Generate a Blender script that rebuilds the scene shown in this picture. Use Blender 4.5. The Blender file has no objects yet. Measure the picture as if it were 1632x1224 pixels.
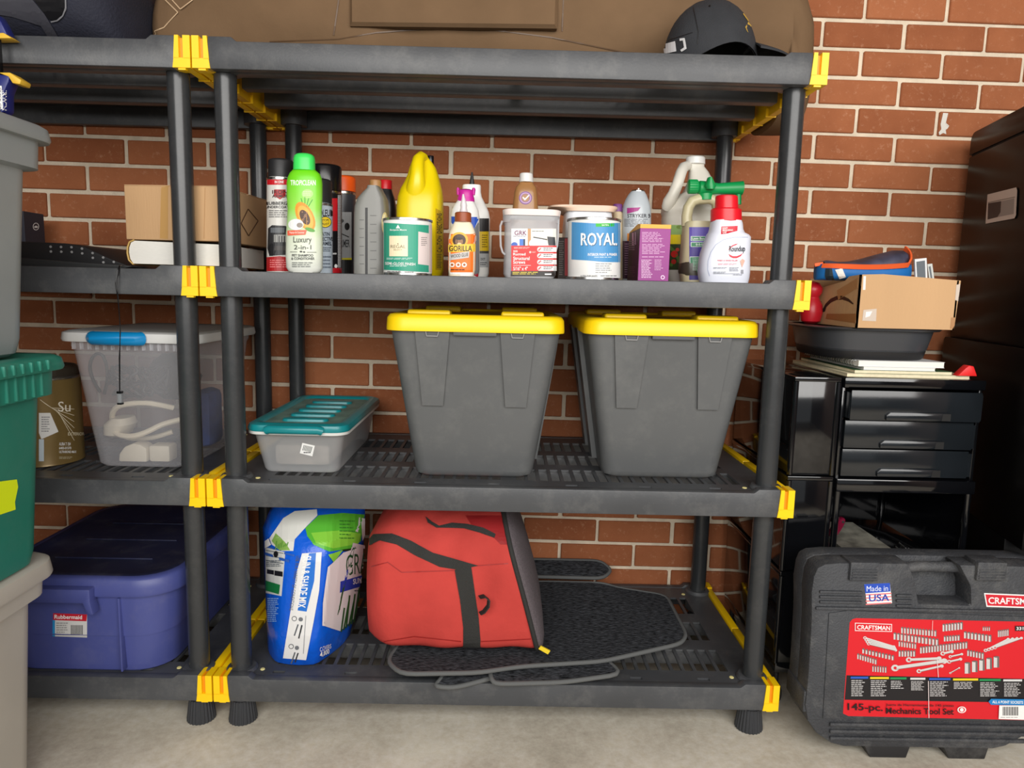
import bpy, bmesh, math, random
from mathutils import Vector, Matrix
from mathutils.bvhtree import BVHTree
random.seed(7)
sc = bpy.context.scene
COL = sc.collection
# ---------------------------------------------------------------- camera
FPX = 1134.0
CAM = Vector((0.6091, -1.4349, 0.9622))
ROT = Matrix.Rotation(-0.0114, 3, 'Z') @ Matrix.Rotation(-0.132, 3, 'X') @ Matrix.Rotation(-0.0236, 3, 'Y')
cd = bpy.data.cameras.new('camera')
cd.sensor_width = 36.0
cd.lens = FPX * 36.0 / 1632.0
cd.clip_start = 0.02
cam = bpy.data.objects.new('camera', cd)
COL.objects.link(cam)
r_, f_, u_ = ROT.col[0], ROT.col[1], ROT.col[2]
cam.matrix_world = Matrix(((r_[0], u_[0], -f_[0], CAM[0]), (r_[1], u_[1], -f_[1], CAM[1]), (r_[2], u_[2], -f_[2], CAM[2]), (0, 0, 0, 1)))
sc.camera = cam
# ---------------------------------------------------------------- light
world = bpy.data.worlds.new('overcast_sky')
sc.world = world
world.use_nodes = True
bg = world.node_tree.nodes['Background']
bg.inputs['Color'].default_value = (0.93, 0.97, 1.0, 1)
bg.inputs['Strength'].default_value = 0.3
la = bpy.data.lights.new('garage_door_daylight', 'AREA')
la.shape = 'RECTANGLE'
la.size, la.size_y = 4.2, 1.5
la.energy = 120
la.color = (1.0, 0.975, 0.94)
lo = bpy.data.objects.new('garage_door_daylight', la)
COL.objects.link(lo)
lo.location = (1.15, -2.6, 1.72)
lo.rotation_euler = (math.radians(72), 0, math.radians(4))
vs = sc.view_settings
vs.view_transform = 'Standard'
vs.look = 'None'
vs.gamma = 1.0
vs.use_curve_mapping = False
vs.exposure = 0.14

# ---------------------------------------------------------------- helpers
def ray(px, py):
    return ROT @ Vector(((px - 816) / FPX, 1.0, (612 - py) / FPX))
def atY(px, py, Y):
    q = ray(px, py); return CAM + q * ((Y - CAM.y) / q.y)
def atZ(px, py, Z):
    q = ray(px, py); return CAM + q * ((Z - CAM.z) / q.z)
def atX(px, py, X):
    q = ray(px, py); return CAM + q * ((X - CAM.x) / q.x)
def pix(p):
    d = ROT.transposed() @ (Vector(p) - CAM)
    return 816 + FPX * d.x / d.y, 612 - FPX * d.z / d.y
def lin(c):
    return c / 12.92 if c <= 0.04045 else ((c + 0.055) / 1.055) ** 2.4
def rgb(r, g, b):
    return (lin(r / 255), lin(g / 255), lin(b / 255), 1)
MATS = {}
def mat(name, col, rough=0.5, metal=0.0, var=0.0, vscale=8.0, bump=0.0, bscale=60.0, spec=0.5, alpha=1.0, trans=0.0, coat=0.0, dust=0.0, stretch=None, sss=0.0):
    """principled material with procedural tone variation, fine relief and optional pale dust"""
    if name in MATS: return MATS[name]
    m = bpy.data.materials.new(name); m.use_nodes = True
    nt = m.node_tree; b = nt.nodes['Principled BSDF']; L = nt.links
    b.inputs['Base Color'].default_value = col
    b.inputs['Roughness'].default_value = rough
    b.inputs['Metallic'].default_value = metal
    b.inputs['Specular IOR Level'].default_value = spec
    b.inputs['Alpha'].default_value = alpha
    b.inputs['Transmission Weight'].default_value = trans
    b.inputs['Coat Weight'].default_value = coat
    tc = None
    if var or bump or dust:
        tc = nt.nodes.new('ShaderNodeTexCoord')
        src = tc.outputs['Object']
        if stretch:
            mp = nt.nodes.new('ShaderNodeMapping'); mp.inputs['Scale'].default_value = stretch
            L.new(src, mp.inputs['Vector']); src = mp.outputs['Vector']
    last = None
    if var:
        n = nt.nodes.new('ShaderNodeTexNoise'); n.inputs['Scale'].default_value = vscale; n.inputs['Detail'].default_value = 6
        L.new(src, n.inputs['Vector'])
        rp = nt.nodes.new('ShaderNodeValToRGB')
        rp.color_ramp.elements[0].position = 0.3; rp.color_ramp.elements[1].position = 0.7
        lo_ = [max(0, c * (1 - var)) for c in col[:3]]; hi = [min(1, c * (1 + var)) for c in col[:3]]
        rp.color_ramp.elements[0].color = (*lo_, 1); rp.color_ramp.elements[1].color = (*hi, 1)
        L.new(n.outputs['Fac'], rp.inputs['Fac']); last = rp.outputs['Color']
    if dust:
        n2 = nt.nodes.new('ShaderNodeTexNoise'); n2.inputs['Scale'].default_value = 14; n2.inputs['Detail'].default_value = 9; n2.inputs['Roughness'].default_value = 0.75
        L.new(src, n2.inputs['Vector'])
        mr = nt.nodes.new('ShaderNodeMapRange'); mr.inputs['From Min'].default_value = 0.5; mr.inputs['From Max'].default_value = 0.8
        mr.inputs['To Min'].default_value = 0.0; mr.inputs['To Max'].default_value = dust
        L.new(n2.outputs['Fac'], mr.inputs['Value'])
        mx = nt.nodes.new('ShaderNodeMix'); mx.data_type = 'RGBA'
        L.new(mr.outputs['Result'], mx.inputs[0])
        if last: L.new(last, mx.inputs[6])
        else: mx.inputs[6].default_value = col
        mx.inputs[7].default_value = (0.42, 0.41, 0.38, 1); last = mx.outputs[2]
    if last: L.new(last, b.inputs['Base Color'])
    if bump:
        n3 = nt.nodes.new('ShaderNodeTexNoise'); n3.inputs['Scale'].default_value = bscale; n3.inputs['Detail'].default_value = 5
        L.new(src, n3.inputs['Vector'])
        bp = nt.nodes.new('ShaderNodeBump'); bp.inputs['Strength'].default_value = bump; bp.inputs['Distance'].default_value = 0.004
        L.new(n3.outputs['Fac'], bp.inputs['Height']); L.new(bp.outputs['Normal'], b.inputs['Normal'])
    MATS[name] = m
    return m
def ink(r, g, b, rough=0.45):
    return mat('print_%02x%02x%02x' % (r, g, b), rgb(r, g, b), rough)

class MB:
    """collects faces (with material slots) and links them as one mesh object"""
    def __init__(s): s.v = []; s.f = []; s.m = []; s.mats = []
    def slot(s, m):
        if m not in s.mats: s.mats.append(m)
        return s.mats.index(m)
    def add(s, vs, fs, m):
        o = len(s.v); k = s.slot(m)
        s.v += [Vector(v) for v in vs]
        for f in fs: s.f.append([i + o for i in f]); s.m.append(k)
    def box(s, x0, x1, y0, y1, z0, z1, m, bev=0.0, M=None, seg=2):
        bm = bmesh.new(); bmesh.ops.create_cube(bm, size=1)
        for v in bm.verts: v.co = Vector((x0 + (v.co.x + .5) * (x1 - x0), y0 + (v.co.y + .5) * (y1 - y0), z0 + (v.co.z + .5) * (z1 - z0)))
        if bev: bmesh.ops.bevel(bm, geom=bm.edges[:], offset=bev, segments=seg, profile=0.5, affect='EDGES')
        s.bm(bm, m, M)
    def bm(s, bm, m, M=None):
        bm.verts.index_update()
        s.add([(M @ v.co if M else v.co.copy()) for v in bm.verts], [[v.index for v in f.verts] for f in bm.faces], m); bm.free()
    def loft(s, rings, m, cap0=True, cap1=True, closed=True):
        n = len(rings[0]); vs = [p for r in rings for p in r]; fs = []
        for i in range(len(rings) - 1):
            for j in range(n if closed else n - 1):
                k = (j + 1) % n
                fs.append([i * n + j, i * n + k, (i + 1) * n + k, (i + 1) * n + j])
        if cap0: fs.append([j for j in range(n)][::-1])
        if cap1: fs.append([(len(rings) - 1) * n + j for j in range(n)])
        s.add(vs, fs, m)
    def lathe(s, c, prof, m, n=32, axis='Z', cap0=True, cap1=True, rib=None):
        """prof: (r, h) pairs from the base up; rib = (count, depth) flutes the radius"""
        rings = []
        for r, h in prof:
            R = []
            for j in range(n):
                a = 2 * math.pi * j / n; rr = r
                if rib and r > 0: rr = r * (1 - (rib[1] if (j * rib[0] * 2 // n) % 2 else 0))
                x, y = rr * math.cos(a), rr * math.sin(a)
                R.append(Vector(c) + (Vector((x, y, h)) if axis == 'Z' else Vector((x, -h, y)) if axis == 'Y' else Vector((h, x, y))))
            rings.append(R)
        s.loft(rings, m, cap0, cap1)
    def tube(s, pts, r, m, n=10, cap=True):
        pts = [Vector(p) for p in pts]; rings = []; up = None
        for i, p in enumerate(pts):
            t = (pts[min(i + 1, len(pts) - 1)] - pts[max(i - 1, 0)]).normalized()
            if up is None:
                up = Vector((0, 0, 1)) if abs(t.z) < .9 else Vector((1, 0, 0))
            a = t.cross(up)
            a = a.normalized() if a.length > 1e-6 else Vector((1, 0, 0))
            up = a.cross(t).normalized()
            rr = r[i] if isinstance(r, (list, tuple)) else r
            rings.append([p + (a * math.cos(2 * math.pi * j / n) + up * math.sin(2 * math.pi * j / n)) * rr for j in range(n)])
        s.loft(rings, m, cap, cap)
    def ribbon(s, pts, width_dirs, w, th, m):
        """flat strap along pts; width_dirs gives the across direction"""
        rings = []
        for i, p in enumerate(pts):
            p = Vector(p); d = Vector(width_dirs[i] if isinstance(width_dirs, list) else width_dirs).normalized()
            t = (Vector(pts[min(i + 1, len(pts) - 1)]) - Vector(pts[max(i - 1, 0)])).normalized()
            nn = t.cross(d).normalized() * th / 2
            rings.append([p - d * w / 2 - nn, p + d * w / 2 - nn, p + d * w / 2 + nn, p - d * w / 2 + nn])
        s.loft(rings, m)
    def prism(s, poly, m, a0, a1, plane='XZ', bev=0.0):
        """poly of 2D points extruded from a0 to a1 along the third axis"""
        def P(u, v, w): return Vector((u, w, v)) if plane == 'XZ' else Vector((u, v, w)) if plane == 'XY' else Vector((w, u, v))
        n = len(poly); bm = bmesh.new()
        va = [bm.verts.new(P(u, v, a0)) for u, v in poly]; vb = [bm.verts.new(P(u, v, a1)) for u, v in poly]
        bm.faces.new(va); bm.faces.new(vb[::-1])
        for i in range(n): bm.faces.new((va[i], vb[i], vb[(i + 1) % n], va[(i + 1) % n]))
        bmesh.ops.recalc_face_normals(bm, faces=bm.faces[:])
        if bev: bmesh.ops.bevel(bm, geom=bm.edges[:], offset=bev, segments=2, profile=0.5, affect='EDGES')
        s.bm(bm, m)
    def plate(s, xs, ys, holes, z0, z1, m):
        """flat plate on a grid with open cells; walls where cells meet holes"""
        nx, ny = len(xs) - 1, len(ys) - 1
        full = lambda i, j: 0 <= i < nx and 0 <= j < ny and (i, j) not in holes
        vid = {}; vs = []; fs = []
        def V(i, j, k):
            if (i, j, k) not in vid: vid[(i, j, k)] = len(vs); vs.append((xs[i], ys[j], (z0, z1)[k]))
            return vid[(i, j, k)]
        for i in range(nx):
            for j in range(ny):
                if not full(i, j): continue
                fs.append([V(i, j, 1), V(i + 1, j, 1), V(i + 1, j + 1, 1), V(i, j + 1, 1)])
                fs.append([V(i, j, 0), V(i, j + 1, 0), V(i + 1, j + 1, 0), V(i + 1, j, 0)])
                if not full(i - 1, j): fs.append([V(i, j, 0), V(i, j, 1), V(i, j + 1, 1), V(i, j + 1, 0)])
                if not full(i + 1, j): fs.append([V(i + 1, j, 0), V(i + 1, j + 1, 0), V(i + 1, j + 1, 1), V(i + 1, j, 1)])
                if not full(i, j - 1): fs.append([V(i, j, 0), V(i + 1, j, 0), V(i + 1, j, 1), V(i, j, 1)])
                if not full(i, j + 1): fs.append([V(i, j + 1, 0), V(i, j + 1, 1), V(i + 1, j + 1, 1), V(i + 1, j + 1, 0)])
        s.add(vs, fs, m)
    def bvh(s): return BVHTree.FromPolygons([tuple(v) for v in s.v], s.f)
    def xf(s, M):
        s.v = [M @ v for v in s.v]; return s
    def build(s, name, parent=None, smooth=40, label=None):
        me = bpy.data.meshes.new(name)
        o0 = Vector(parent['_loc']) if parent is not None and '_loc' in parent else Vector()
        me.from_pydata([tuple(v - o0) for v in s.v], [], s.f)
        for m in s.mats: me.materials.append(m)
        if len(s.mats) > 1: me.polygons.foreach_set('material_index', s.m)
        if smooth:
            me.polygons.foreach_set('use_smooth', [True] * len(me.polygons))
            me.set_sharp_from_angle(angle=math.radians(smooth))
        me.update()
        o = bpy.data.objects.new(name, me); COL.objects.link(o)
        if parent is not None:
            o.parent = parent
            if '_loc' in parent: o['_loc'] = tuple(o0)
        if label: o['label'] = label
        return o
def tag(o, label, cat, group=None):
    o['label'] = label; o['category'] = cat
    if group: o['group'] = group
    return o
def thing(name, label, cat, loc, group=None):
    o = bpy.data.objects.new(name, None); COL.objects.link(o)
    o.empty_display_size = 0.05
    o.location = loc; o['_loc'] = tuple(loc)
    return tag(o, label, cat, group)
def single(mb, name, label, cat, loc, group=None, smooth=40):
    """a thing that is one mesh, with its origin at its base"""
    me_o = None
    mb.v = [v - Vector(loc) for v in mb.v]
    me_o = mb.build(name, None, smooth); me_o.location = loc; me_o['_loc'] = tuple(loc)
    return tag(me_o, label, cat, group)
def struct(o):
    o['kind'] = 'structure'; return o
def copy_tree(o, loc=None, label=None, parent=None):
    c = o.copy(); COL.objects.link(c); c.parent = parent
    if loc is not None: c.location = loc
    if label: c['label'] = label
    for ch in list(o.children): copy_tree(ch, None, None, c)
    return c
def sring(cx, cy, z, hx, hy, e=2.0, n=40):
    """super-ellipse ring: e = 2 round, 8 nearly square"""
    R = []
    for j in range(n):
        a = 2 * math.pi * (j + .5) / n; c, s = math.cos(a), math.sin(a)
        R.append(Vector((cx + hx * math.copysign(abs(c) ** (2 / e), c), cy + hy * math.copysign(abs(s) ** (2 / e), s), z)))
    return R
def rrect(cx, cy, hx, hy, r, z, k=5):
    """rounded rectangle ring in plan"""
    R = []
    for qx, qy, a0 in ((1, 1, 0), (-1, 1, 90), (-1, -1, 180), (1, -1, 270)):
        for i in range(k + 1):
            a = math.radians(a0 + 90 * i / k)
            R.append(Vector((cx + qx * (hx - r) + r * math.cos(a), cy + qy * (hy - r) + r * math.sin(a), z)))
    return R
# ---- printed marks: flat shapes and lettering laid on the surface they belong to
FONTS = {}
def text2d(s_, bold=False):
    key = (s_, bold)
    if key in FONTS: return FONTS[key]
    cu = bpy.data.curves.new('t', 'FONT'); cu.body = s_; cu.size = 1; cu.resolution_u = 3
    if bold: cu.offset = 0.018
    ob = bpy.data.objects.new('t', cu); COL.objects.link(ob)
    dg = bpy.context.evaluated_depsgraph_get(); dg.update()
    me = ob.evaluated_get(dg).to_mesh()
    vs = [(v.co.x, v.co.y) for v in me.vertices]; fs = [list(p.vertices) for p in me.polygons]
    ob.evaluated_get(dg).to_mesh_clear(); bpy.data.objects.remove(ob); bpy.data.curves.remove(cu)
    FONTS[key] = (vs, fs); return FONTS[key]
def clipx(poly, xa, xb):
    for sgn, lim in ((1, xa), (-1, -xb)):
        out = []
        for i in range(len(poly)):
            p, q = poly[i - 1], poly[i]; pi, qi = sgn * p[0] >= lim, sgn * q[0] >= lim
            if pi != qi:
                t = (lim * sgn - p[0]) / (q[0] - p[0]); out.append((lim * sgn, p[1] + t * (q[1] - p[1])))
            if qi: out.append(q)
        poly = out
        if not poly: return []
    return poly
def R(x0, y0, x1, y1, c, y0r=None, y1r=None):
    return ('P', [(x0, y0), (x1, y0 if y0r is None else y0r), (x1, y1 if y1r is None else y1r), (x0, y1)], c)
def P(pts, c): return ('P', pts, c)
def E(cx, cy, rx, ry, c, n=20, rot=0):
    cr, sr = math.cos(rot), math.sin(rot)
    return ('P', [(cx + rx * math.cos(2 * math.pi * i / n) * cr - ry * math.sin(2 * math.pi * i / n) * sr,
                   cy + rx * math.cos(2 * math.pi * i / n) * sr + ry * math.sin(2 * math.pi * i / n) * cr) for i in range(n)], c)
def LN(x0, y0, x1, y1, w, c):
    d = math.hypot(x1 - x0, y1 - y0) or 1; nx, ny = -(y1 - y0) / d * w / 2, (x1 - x0) / d * w / 2
    return ('P', [(x0 + nx, y0 + ny), (x1 + nx, y1 + ny), (x1 - nx, y1 - ny), (x0 - nx, y0 - ny)], c)
def T(s_, x0, y0, x1, y1, c, slope=0.0, bold=True, rot=0):
    return ('T', s_, x0, y0, x1, y1, c, slope, bold, rot)
def LINES(x0, y0, x1, y1, n, c, h=0.45, seed=1):
    """small unreadable print as rows of word-long bars"""
    rnd = random.Random(seed); out = []; dy = (y1 - y0) / n
    for i in range(n):
        x = x0; end = x1 - (x1 - x0) * rnd.random() * .35
        while x < end:
            w = (x1 - x0) * (.1 + .18 * rnd.random()); out.append(R(x, y0 + i * dy, min(x + w, end), y0 + (i + h) * dy, c)); x += w + (x1 - x0) * .035
    return out
def decal(name, target, items, parent, strip=7.0, eps=0.0005, label=None, gap=0.00007):
    """lay printed shapes (in photograph pixels) on the surface of `target` along the sight line"""
    tree = target if isinstance(target, BVHTree) else target.bvh()
    mb = MB(); lay = 0
    flat = []
    def walk(it, lv):
        if isinstance(it, list):
            for q in it: walk(q, lv)
        else: flat.append((it, lv))
    for lv, it in enumerate(items): walk(it, lv)
    def hit(px, py, e):
        q = ray(px, py).normalized(); h = tree.ray_cast(CAM, q)
        if h[0] is None:
            g = CAM + q * 1.55; h = tree.find_nearest(g)
            for _ in range(3):
                g = CAM + q * ((h[0] - CAM).dot(q)); h = tree.find_nearest(g)
        p = h[0]; nrm = h[1]
        if nrm.dot(CAM - p) < 0: nrm = -nrm
        return p + nrm * e
    for it, lv in flat:
        e = eps + lv * gap + lay * 0.000002; lay += 1
        if it[0] == 'P':
            _, poly, c = it; xa = min(p[0] for p in poly); xb = max(p[0] for p in poly)
            k = max(1, int(math.ceil((xb - xa) / strip))); m = c if not isinstance(c, tuple) else ink(*c)
            for i in range(k):
                q = clipx(poly, xa + (xb - xa) * i / k - 1e-6, xa + (xb - xa) * (i + 1) / k + 1e-6)
                if len(q) < 3: continue
                # split tall strips so that they follow surfaces that also curve upwards
                ya = min(p[1] for p in q); yb = max(p[1] for p in q); kk = max(1, int(math.ceil((yb - ya) / strip)))
                for j in range(kk):
                    qq = [(b, a) for a, b in clipx([(b, a) for a, b in q], ya + (yb - ya) * j / kk - 1e-6, ya + (yb - ya) * (j + 1) / kk + 1e-6)]
                    if len(qq) < 3: continue
                    mb.add([hit(px, py, e) for px, py in qq], [list(range(len(qq)))], m)
        else:
            _, s_, x0, y0, x1, y1, c, slope, bold, rot = it
            vs, fs = text2d(s_, bold)
            if not vs: continue
            a0 = min(v[0] for v in vs); a1 = max(v[0] for v in vs); b0 = min(v[1] for v in vs); b1 = max(v[1] for v in vs)
            uv = []
            for u, v in vs:
                U = (u - a0) / (a1 - a0 or 1); V = (v - b0) / (b1 - b0 or 1)
                if rot == 90: px = x0 + (x1 - x0) * V; py = y0 + (y1 - y0) * U; px += slope * (py - y0)   # reads downwards
                elif rot == -90: px = x0 + (x1 - x0) * (1 - V); py = y1 - (y1 - y0) * U
                else: px = x0 + (x1 - x0) * U; py = y1 - (y1 - y0) * V + slope * (px - x0)
                uv.append((px, py))
            # cut long triangles so that letters follow curved surfaces
            tris = []; cache = {}
            stack = [[f[0], f[i], f[i + 1]] for f in fs for i in range(1, len(f) - 1)]
            def midp(i, j):
                k = (min(i, j), max(i, j))
                if k not in cache: cache[k] = len(uv); uv.append(((uv[i][0] + uv[j][0]) / 2, (uv[i][1] + uv[j][1]) / 2))
                return cache[k]
            while stack:
                q = stack.pop(); Ls = [math.dist(uv[q[i]], uv[q[(i + 1) % 3]]) for i in range(3)]; i = Ls.index(max(Ls))
                if Ls[i] > strip * 1.2:
                    m_ = midp(q[i], q[(i + 1) % 3]); stack += [[q[i], m_, q[(i + 2) % 3]], [m_, q[(i + 1) % 3], q[(i + 2) % 3]]]
                else: tris.append(q)
            mb.add([hit(px, py, e) for px, py in uv], tris, c if not isinstance(c, tuple) else ink(*c))
    return mb.build(name, parent, 0, label)
# ================================================================ materials used widely
BLACK = mat('black_resin', rgb(68, 70, 73), 0.42, var=0.18, vscale=5, bump=0.06, bscale=220, dust=0.16)
POSTM = mat('black_pipe', rgb(50, 52, 54), 0.26, var=0.08, vscale=6, dust=0.05)
YEL = mat('yellow_resin', rgb(255, 206, 4), 0.38, var=0.04)
FOOTM = mat('black_rubber', rgb(48, 50, 54), 0.55)
# ================================================================ the garage shell
def concrete():
    m = bpy.data.materials.new('concrete'); m.use_nodes = True; nt = m.node_tree; L = nt.links; b = nt.nodes['Principled BSDF']
    tc = nt.nodes.new('ShaderNodeTexCoord')
    def noise(s, d, r=.6):
        n = nt.nodes.new('ShaderNodeTexNoise'); n.inputs['Scale'].default_value = s; n.inputs['Detail'].default_value = d; n.inputs['Roughness'].default_value = r
        L.new(tc.outputs['Object'], n.inputs['Vector']); return n
    n1, n2 = noise(3.2, 8, .65), noise(55, 6, .7)
    rp = nt.nodes.new('ShaderNodeValToRGB')
    rp.color_ramp.elements[0].position = .33; rp.color_ramp.elements[0].color = rgb(182, 174, 158)
    rp.color_ramp.elements[1].position = .68; rp.color_ramp.elements[1].color = rgb(224, 217, 201)
    L.new(n1.outputs['Fac'], rp.inputs['Fac'])
    mx = nt.nodes.new('ShaderNodeMix'); mx.data_type = 'RGBA'; mx.blend_type = 'OVERLAY'; mx.inputs[0].default_value = .45
    L.new(rp.outputs['Color'], mx.inputs[6]); L.new(n2.outputs['Fac'], mx.inputs[7]); L.new(mx.outputs[2], b.inputs['Base Color'])
    b.inputs['Roughness'].default_value = .62
    bp = nt.nodes.new('ShaderNodeBump'); bp.inputs['Strength'].default_value = .25; bp.inputs['Distance'].default_value = .003
    L.new(n2.outputs['Fac'], bp.inputs['Height']); L.new(bp.outputs['Normal'], b.inputs['Normal'])
    return m
CONC = concrete()
WHITEW = mat('painted_plaster', rgb(104, 84, 74), 0.8, var=0.05)
MORTAR = mat('mortar', rgb(228, 214, 190), 0.9, var=0.12, vscale=25, bump=0.5, bscale=160)
WALLY = 0.562
mb = MB(); mb.box(-2.3, 3.1, -5.2, WALLY + .12, -.12, 0, CONC); struct(mb.build('floor', None, 0))
mb = MB(); mb.box(-2.3, 3.1, -5.2, WALLY + .12, 2.55, 2.65, WHITEW); struct(mb.build('ceiling', None, 0))
mb = MB(); mb.box(-2.4, -2.3, -5.2, WALLY + .12, 0, 2.55, WHITEW); struct(mb.build('wall_left', None, 0))
mb = MB(); mb.box(3.1, 3.2, -5.2, WALLY + .12, 0, 2.55, WHITEW); struct(mb.build('wall_right', None, 0))
mb = MB(); mb.box(-2.3, 3.1, WALLY + .007, WALLY + .12, 0, 2.55, MORTAR)
wall_back = struct(mb.build('wall_back', None, 0))
wall_back['label'] = 'red brick wall with pale mortar joints behind the shelves'

def brickmat():
    m = bpy.data.materials.new('red_brick'); m.use_nodes = True; nt = m.node_tree; L = nt.links; b = nt.nodes['Principled BSDF']
    tc = nt.nodes.new('ShaderNodeTexCoord'); oi = nt.nodes.new('ShaderNodeObjectInfo')
    geo = nt.nodes.new('ShaderNodeNewGeometry')
    def noise(s, d, r=.6):
        n = nt.nodes.new('ShaderNodeTexNoise'); n.inputs['Scale'].default_value = s; n.inputs['Detail'].default_value = d; n.inputs['Roughness'].default_value = r
        L.new(geo.outputs['Position'], n.inputs['Vector']); return n
    n1, n2, n3 = noise(9, 6), noise(70, 8, .8), noise(240, 3)
    rp = nt.nodes.new('ShaderNodeValToRGB')
    rp.color_ramp.elements[0].color = rgb(138, 78, 48); rp.color_ramp.elements[1].color = rgb(186, 117, 78)
    ma = nt.nodes.new('ShaderNodeMath'); ma.operation = 'MULTIPLY_ADD'; ma.inputs[1].default_value = .55
    L.new(oi.outputs['Random'], ma.inputs[0])
    m2 = nt.nodes.new('ShaderNodeMath'); m2.operation = 'MULTIPLY_ADD'; m2.inputs[1].default_value = .8; m2.inputs[2].default_value = -.18
    L.new(n1.outputs['Fac'], m2.inputs[0]); L.new(m2.outputs[0], ma.inputs[2]); L.new(ma.outputs[0], rp.inputs['Fac'])
    mr = nt.nodes.new('ShaderNodeMapRange'); mr.inputs['From Min'].default_value = .56; mr.inputs['From Max'].default_value = .70; mr.inputs['To Max'].default_value = .6
    L.new(n2.outputs['Fac'], mr.inputs['Value'])
    mx = nt.nodes.new('ShaderNodeMix'); mx.data_type = 'RGBA'; mx.inputs[7].default_value = rgb(208, 160, 128)
    L.new(mr.outputs['Result'], mx.inputs[0]); L.new(rp.outputs['Color'], mx.inputs[6]); L.new(mx.outputs[2], b.inputs['Base Color'])
    b.inputs['Roughness'].default_value = .85; b.inputs['Specular IOR Level'].default_value = .25
    bp = nt.nodes.new('ShaderNodeBump'); bp.inputs['Strength'].default_value = .3; bp.inputs['Distance'].default_value = .002
    L.new(n3.outputs['Fac'], bp.inputs['Height']); L.new(bp.outputs['Normal'], b.inputs['Normal'])
    return m
BRICK = brickmat()

# ================================================================ shelving units
W_, D_, H_ = 1.22, 0.545, 0.059
TIER = [0.127, 0.561, 0.994, 1.427]
DECK = [t - 0.009 for t in TIER]
PX_, PYF, PYB = 0.0445, 0.045, 0.500
def shelf_unit():
    t = thing('storage_shelf', 'black four-tier plastic storage shelf with yellow clips, fully in view', 'shelf', (0, 0, 0), 'plastic storage shelves along the brick wall')
    # one deck: slotted plate, dipped front and back lips, two ribs below
    mb = MB()
    xs = [0.02, 0.075]; x = 0.075
    pitch, sw = 0.0262, 0.0185
    cells = []
    n = int((W_ - 0.15) / pitch); x0 = (W_ - n * pitch) / 2
    xs = [0.022]
    hole_cols = []
    for i in range(n):
        a = x0 + i * pitch + (pitch - sw) / 2
        xs += [a, a + sw]
        if i % 20 not in (0, ): hole_cols.append(len(xs) - 2)
    xs.append(W_ - 0.022)
    ys = [0.018, 0.030, 0.040, 0.070, 0.166, 0.213, 0.309, 0.357, 0.457, D_ - 0.018]
    holes = {(c, j) for c in hole_cols for j in (3, 5, 7)}
    for c in (3, 15, 26, 38, 51, 63, 74): holes |= {(c, 1), (c + 1, 1)} if c + 1 < len(xs) - 1 else set()
    mb.plate(xs, ys, holes, -0.014, -0.009, BLACK)
    lip = [(0.026, -H_), (W_ - 0.026, -H_), (W_ - 0.030, 0), (W_ - 0.074, 0), (W_ - 0.084, -0.008), (0.084, -0.008), (0.074, 0), (0.030, 0)]
    mb.prism(lip, BLACK, 0.0, 0.022, 'XZ', 0.0015)
    mb.prism(lip, BLACK, D_ - 0.022, D_, 'XZ', 0.0015)
    for y in (0.188, 0.332): mb.box(0.03, W_ - 0.03, y - .016, y + .016, -0.050, -0.013, BLACK, .003)
    mb.box(0.03, W_ - 0.03, 0.03, 0.062, -0.058, -0.013, BLACK, .003)
    for px in (0.045, W_ - 0.045):                                 # collars round the posts
        for py in (PYF, PYB): mb.lathe((px, py, 0), [(.034, -.056), (.034, -.006), (.030, -.0005)], BLACK, 28)
    deck0 = mb.build('shelf_deck', t, 35); deck0.location.z = TIER[0]
    # yellow side rail with a slotted block at each end
    mb = MB()
    def block(y0, y1):
        s0 = 0.0135; s1 = 0.0215
        mb.prism([(0.0, -H_), (0.034, -H_), (0.0315, -.041), (0.0, -.041)], YEL, y0, y1)
        mb.prism([(0.0, -.042), (s0, -.042), (s0, 0), (0.0, 0)], YEL, y0, y1)
        mb.prism([(s1, -.042), (0.032, -.042), (0.029, 0), (s1, 0)], YEL, y0, y1)
        mb.box(s0 - .001, s1 + .001, y0 + .006, y1, -.042, -.004, mat('yellow_resin_inner', rgb(238, 150, 4), .45))
        mb.box(s0 - .003, s1 + .003, y0 + .003, y0 + .012, -.0625, -H_ + .001, YEL)
    block(-.002, .034); block(D_ - .034, D_ + .002)
    mb.box(0.001, 0.0185, .033, .268, -.0575, -.004, YEL, .001); mb.box(0.001, 0.0185, .272, D_ - .033, -.0575, -.004, YEL, .001)
    for i in range(5): mb.box(0.0, 0.024, .09 + i * .085, .094 + i * .085, -H_, -.04, YEL)
    rail0 = mb.build('side_rail', t, 30); rail0.location.z = TIER[0]
    rail_r = MB(); rail_r.v = [Vector((W_ - v.x, v.y, v.z)) for v in mb.v]; rail_r.f = [f[::-1] for f in mb.f]; rail_r.m = mb.m; rail_r.mats = mb.mats
    rail1 = rail_r.build('side_rail', t, 30); rail1.location.z = TIER[0]
    mb = MB(); mb.lathe((0, 0, 0), [(.0216, 0), (.0216, TIER[1] - TIER[0] - H_ + .012)], POSTM, 32)
    post0 = mb.build('post', t, 50)
    mb = MB(); mb.lathe((0, 0, 0), [(.026, 0), (.0305, .001), (.0305, .006), (.0245, .052)], FOOTM, 96, rib=(24, .05))
    mb.lathe((0, 0, 0), [(.022, .05), (.022, .072)], FOOTM, 32)
    foot0 = mb.build('foot', t, 30)
    mb = MB(); mb.lathe((0, 0, 0), [(.0215, 0), (.0205, .003), (.017, .0042)], mat('grey_cap', rgb(120, 122, 124), .3), 32)
    cap0 = mb.build('post_cap', t, 40)
    mb = MB(); mb.lathe((0, 0, 0), [(.0052, 0), (.0045, .0012)], mat('cream_plug', rgb(232, 220, 150), .5), 16)
    plug0 = mb.build('plug', t, 40)
    def put(o, first, loc):
        c = o
        if not first: c = o.copy(); COL.objects.link(c)
        c.location = loc; return c
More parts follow.
